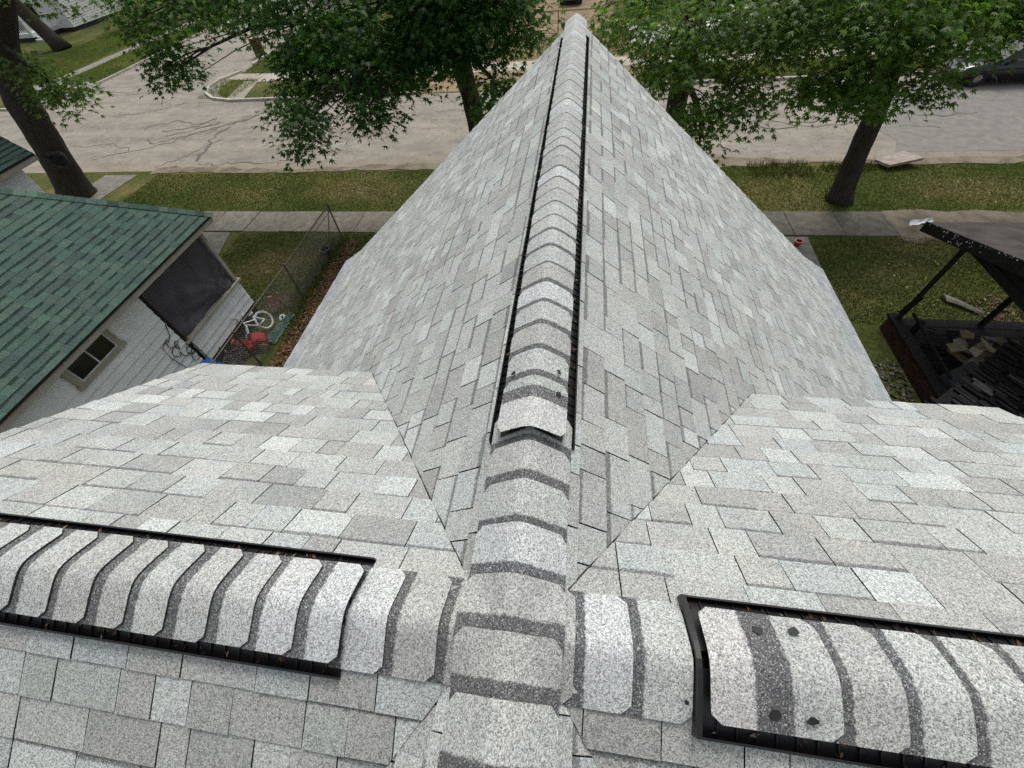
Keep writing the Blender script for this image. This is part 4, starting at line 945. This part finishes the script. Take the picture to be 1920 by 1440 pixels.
# collapsed charred roof panel
cp = thing('collapsed_roof', 'collapsed roof panel of charred black boards below the burnt porch', 'roof panel', (8.3, 4.4, -5.6))
A_, B_ = Vector((6.75, 4.85, -5.35)), Vector((8.95, 6.62, -5.30)); Dn = Vector((1.05, -2.2, .12)); e_ = (B_ - A_); n = 30; nrm = Dn.cross(e_).normalized()
if nrm.z < 0: nrm = -nrm
SEG = 6
for i in range(n):
    o0 = R.uniform(-.06, .06)
    for seg in range(SEG):
        if R.random() < .05: continue
        f0, f1 = (seg + R.uniform(0, .12)) / SEG + o0, (seg + 1 - R.uniform(0, .12)) / SEG + o0
        sk = e_ / n * R.uniform(-.35, .35)
        st_ = A_ + e_ * (i / n) + Dn * f0; en = A_ + e_ * (i / n) + Dn * f1 + sk; wv = e_ / n * R.uniform(.55, 1.0)
        up = nrm * R.uniform(.0, .045); c_ = R.choice((.4, .5, .7, .8, 1, 1.4, 2.2, 4.5))
        MB().prism([st_ + up, st_ + wv * R.uniform(.7, 1) + up * R.uniform(.3, 1.4), en + wv + up * R.uniform(.3, 1.4), en + up], nrm * -.02, (.012 * c_, .0115 * c_, .0115 * c_, 9)).build('charred_board', M['matte'], cp)
MB().prism([A_ - nrm * .03, B_ - nrm * .03, B_ + Dn - nrm * .03, A_ + Dn - nrm * .03], nrm * -.06).build('roof_deck', M['char'], cp)
# rubble on the porch floor
RB = [(.24, .20, .13), (.19, .17, .12), (.28, .26, .20), (.13, .12, .09), (.16, .12, .06)]
pl = [(8.95, 7.0), (9.15, 7.25), (9.35, 6.95), (9.5, 7.3), (9.7, 7.1), (9.1, 6.75), (9.3, 6.6), (9.5, 6.8), (9.0, 7.35), (9.75, 7.45), (9.25, 7.55), (9.6, 6.9), (8.8, 7.1), (9.9, 7.25), (9.4, 7.15), (9.05, 6.95)]
for i, (x, y) in enumerate(pl):
    rt = Matrix.Rotation(R.uniform(0, 6.3), 3, 'Z') @ Matrix.Rotation(R.uniform(-.45, .45), 3, 'X') @ Matrix.Rotation(R.uniform(-.4, .4), 3, 'Y')
    n = R.choice((4, 5, 6)); poly = []
    for q in range(n):
        a = 2 * math.pi * q / n + R.uniform(-.25, .25); r = R.uniform(.14, .30); poly.append(Vector((x, y, -6.30 + .03 * i * .55)) + rt @ Vector((r * math.cos(a) * 1.3, r * math.sin(a) * .7, 0)))
    tag(MB().prism(poly, rt @ Vector((0, 0, .02)), (*R.choice(RB), 9)).build('rubble_piece', M['matte']), 'broken tan board lying in the rubble heap on the burnt porch floor', 'rubble', 'tan rubble on the burnt porch floor')
tag(MB().box((8.75, 6.35, -6.3), (.9, .55, .16), Matrix.Rotation(.5, 3, 'Z') @ Matrix.Rotation(.15, 3, 'X'), (.04, .042, .045, 9)).build('charred_cushion', M['matte']), 'dark grey slab lying beside the tan rubble on the burnt porch', 'slab')
vs = []; n = 10
for i in range(n + 1):
    for j in range(5): u = i / n; vs.append((9.95 + .62 * u, 9.45 - .55 * u + (j - 2) * .075 * (1 - .5 * u), ZG + .06 + .07 * math.cos((j - 2) * .7) + .02 * math.sin(u * 5)))
tag(MB().add(vs, [(i * 5 + j, (i + 1) * 5 + j, (i + 1) * 5 + j + 1, i * 5 + j + 1) for i in range(n) for j in range(4)], (.20, .195, .155, 9)).build('roofing_scrap', M['matte']), 'pale curled scrap lying on the grass in front of the burnt porch', 'scrap')
# concrete slab on the tree lawn
cs = tag(MB().prism([(11.0, 16.95, ZG + .10), (11.25, 16.42, ZG + .14), (12.45, 16.75, ZG + .22), (12.1, 17.45, ZG + .16)], (0, 0, .09), (.34, .29, .25, 9)).build('concrete_slab', M['concrete']), 'pale tilted concrete slab on the grass strip right of the slender tree', 'slab')
mc_ = tag(MB().lathe((-18.5, 23.4, ZG + .006), [(.36, 0), (.36, .012), (.30, .014), (.02, .014)], 20, tint=(.19, .18, .165, 9)).build('manhole_cover', M['concrete']), 'round pale manhole cover in the middle of the intersection', 'manhole cover')
mc_ = tag(MB().lathe((-30.0, 21.6, ZG + .006), [(.28, 0), (.28, .012), (.22, .014), (.02, .014)], 20, tint=(.06, .06, .06, 9)).build('manhole_cover', M['concrete']), 'small dark iron cover in the road beside the leaning trunk', 'manhole cover')

# ================================================================== ACROSS THE STREET
def car(label, x, y, yaw, paint, group='cars across the street'):
    c = thing('parked_car', label, 'car', (x, y, ZG), group)
    rz = Matrix.Rotation(yaw, 3, 'Z'); O = Vector((x, y, ZG))
    P = lambda a, b_, h: O + rz @ Vector((a, b_, h))
    prof = [(2.25, .42, .30, .70), (2.15, .62, .25, .80), (1.9, .74, .24, .86), (1.0, .92, .24, .9), (.55, .98, .24, .9), (-1.6, 1.0, .24, .9), (-2.1, .96, .28, .84), (-2.25, .8, .35, .74)]
    vs = []
    for a, top, bot, hw in prof:
        mid = (top + bot) / 2
        vs += [P(a, -hw * .9, bot), P(a, -hw, mid), P(a, -hw * .93, top - .06), P(a, -hw * .75, top), P(a, 0, top + .03), P(a, hw * .75, top), P(a, hw * .93, top - .06), P(a, hw, mid), P(a, hw * .9, bot)]
    k = 9; n = len(prof)
    fs = [(i * k + j, i * k + j + 1, (i + 1) * k + j + 1, (i + 1) * k + j) for i in range(n - 1) for j in range(k - 1)] + [tuple(range(k)), tuple(range(n * k - 1, (n - 1) * k - 1, -1))] + [(i * k, (i + 1) * k, (i + 1) * k + k - 1, i * k + k - 1) for i in range(n - 1)]
    MB().add(vs, fs).build('body', paint, c, smooth=True)
    g = [(.75, .95, .72), (.05, 1.40, .56), (-1.0, 1.42, .56), (-1.75, .98, .70)]
    vs = []
    for a, h, hw in g: vs += [P(a, -hw, h), P(a, hw, h)]
    lo = [P(.85, -.78, .93), P(.85, .78, .93), P(-1.85, .78, .93), P(-1.85, -.78, .93)]
    MB().add(vs + lo, [(0, 1, 3, 2), (4, 5, 7, 6), (0, 2, 4, 6, 11, 8), (1, 9, 10, 7, 5, 3), (0, 8, 9, 1), (6, 7, 10, 11)]).build('window_glass', M['glass'], c)
    MB().prism([P(.08, -.55, 1.405), P(.08, .55, 1.405), P(-1.02, .55, 1.425), P(-1.02, -.55, 1.425)], (0, 0, .03)).build('roof', paint, c)
    pil = MB()
    for s in (-1, 1):
        for a0, h0, w0, a1, h1, w1 in ((.85, .94, .77, .06, 1.41, .565), (-.45, .94, .80, -.5, 1.42, .57), (-1.85, .94, .77, -1.0, 1.43, .565)): pil.tube([P(a0, s * w0, h0), P(a1, s * w1, h1)], .035, 5)
    pil.build('pillar', paint, c)
    for a in (1.4, -1.35):
        for s in (-1, 1):
            wl = MB().lathe(P(a, s * .80, .33), [(.2, -.1), (.31, -.1), (.33, -.06), (.33, .06), (.31, .1), (.2, .1)], 18, rz @ Matrix.Rotation(rad(90), 3, 'X')).build('wheel', M['rubber'], c)
            MB().lathe(P(a, s * .87, .33), [(.02, -.04), (.2, -.04), (.21, .02), (.05, .05)], 14, rz @ Matrix.Rotation(rad(90) * -s, 3, 'X')).build('rim', M['chrome'], wl)
    for s in (-1, 1):
        MB().box(P(2.12, s * .58, .60), (.2, .30, .12), rz).build('headlight', M['lamp'], c)
        MB().box(P(.55, s * .98, .98), (.14, .16, .11), rz).build('mirror', paint, c)
    MB().box(P(2.23, 0, .36), (.12, 1.25, .10), rz).box(P(2.2, 0, .5), (.1, .7, .1), rz).build('bumper', M['chrome'], c)
    return c
car('black parked car with chrome bumper at the far kerb on the right', 19.1, 24.95, math.pi, M['car_black'])
car('white car parked on the pad behind the forked maple', 8.8, 33.6, math.pi, M['car_white'])
car('dark teal car parked farther back behind the forked maple', 10.2, 37.6, math.pi * .98, M['car_teal'])
car('black car at the end of the dirt track at the top of the picture', -1.2, 46.5, math.pi * .5, M['car_black'])
def barrel(label, x, y, h, r, col):
    b_ = thing('barrel', label, 'barrel', (x, y, ZG), 'rusty barrels')
    MB().lathe((x, y, ZG), [(r * .97, 0), (r, .02), (r, h * .32), (r * 1.05, h * .34), (r, h * .36), (r, h * .64), (r * 1.05, h * .66), (r, h * .68), (r, h - .02), (r * .9, h), (r * .88, h - .05), (.02, h - .06)], 18, tint=(*col, 9)).build('drum', M['matte'], b_)
    MB().lathe((x, y, ZG + h - .05), [(r * .86, 0), (r * .8, .03), (.02, .04)], 16, tint=(.5, .4, .33, 9)).build('lid', M['matte'], b_)
barrel('rusty red barrel at the far kerb beside the forked maple', 5.75, 26.3, 1.0, .30, (.16, .05, .03)); barrel('dark brown barrel on the corner grass left of the dark maple', -24.0, 35.2, 1.1, .38, (.09, .045, .025))
def clap_house(label, x0, y0, x1, y1, h, roofh, porch=False):
    H = thing('house', label, 'house', ((x0 + x1) / 2, (y0 + y1) / 2, ZG))
    MB().box(((x0 + x1) / 2, (y0 + y1) / 2, ZG + .3 + h / 2), (x1 - x0 - .1, y1 - y0 - .1, h)).build('wall', M['white_siding'], H)
    MB().box(((x0 + x1) / 2, (y0 + y1) / 2, ZG + .16), (x1 - x0 - .2, y1 - y0 - .2, .36)).build('foundation', M['foundation'], H)
    z = ZG + .34
    while z < ZG + h + .2:
        MB().prism([(x0, y0, z), (x0, y0, z + .18), (x0, y0 - .01, z + .18), (x0, y0 - .03, z)], (x1 - x0, 0, 0)).prism([(x1, y0, z), (x1, y0, z + .18), (x1 + .01, y0, z + .18), (x1 + .03, y0, z)], (0, y1 - y0, 0)).build('siding_board', M['white_siding'], H); z += .18
    ym = (y0 + y1) / 2; zt = ZG + .3 + h
    MB().prism([(x0 - .4, y0 - .4, zt), (x1 + .4, y0 - .4, zt), (x1 + .4, ym, zt + roofh), (x0 - .4, ym, zt + roofh)], (0, 0, .08)).prism([(x0 - .4, y1 + .4, zt), (x1 + .4, y1 + .4, zt), (x1 + .4, ym, zt + roofh), (x0 - .4, ym, zt + roofh)], (0, 0, .08)).build('roof', M['felt'], H)
    for s in range(int((x1 - x0) / 2.6)):
        xx = x0 + 1.4 + 2.6 * s
        wn = MB().box((xx, y0 - .05, ZG + 1.75), (1.0, .06, 1.3)).build('window', M['trim'], H)
        MB().box((xx, y0 - .075, ZG + 1.75), (.8, .04, 1.1)).build('pane', M['glass'], wn)
    if porch:
        px0, px1, py = porch
        MB().box(((px0 + px1) / 2, y0 - py / 2, ZG + .45), (px1 - px0, py, .3)).build('porch_deck', M['white_siding'], H)
        MB().box(((px0 + px1) / 2, y0 - py / 2, ZG + .14), (px1 - px0 - .1, py - .1, .3)).build('porch_skirt', M['foundation'], H)
        r = MB().box(((px0 + px1) / 2, y0 - py + .05, ZG + 1.5), (px1 - px0, .08, .08))
        for i in range(int((px1 - px0) / .22)): r.box((px0 + .1 + .22 * i, y0 - py + .05, ZG + 1.05), (.06, .06, .85))
        r.build('railing', M['dark'], H)
        for xx in (px0 + .1, px1 - .1): MB().box((xx, y0 - py + .08, ZG + 1.6), (.2, .2, 2.1)).build('porch_post', M['white_siding'], H)
        for i in range(4): MB().box((px1 + .6, y0 - py + .1 + .32 * i, ZG + .08 + .15 * i), (1.2, .32, .15)).build('step', M['white_siding'], H)
    return H
clap_house('white clapboard house with dark-railed porch on the far left corner', -64, 47.5, -51.5, 56, 3.2, 2.4, (-60, -53.2, 3.2))
clap_house('white clapboard house behind the maples across the street', 3.0, 42.5, 14, 50, 3.2, 2.4)
clap_house('grey-white house at the back of the corner lot beyond the dark maple', -19, 49, -9, 56, 3.2, 2.2)
f2 = thing('wire_fence', 'low wire fence across the dirt yard beyond the ridge end', 'fence', (-4, 37, ZG))
for x in (-7.5, -4.6, -1.8, 1.2): MB().tube([(x, 36.9, ZG), (x, 36.9, ZG + 1.2)], .035, 6).build('post', M['galv'], f2)
MB().tube([(-7.5, 36.9, ZG + 1.15), (1.2, 36.9, ZG + 1.15)], .03, 6).tube([(-7.5, 36.9, ZG + .5), (1.2, 36.9, ZG + .5)], .012, 5).build('rail', M['galv'], f2)
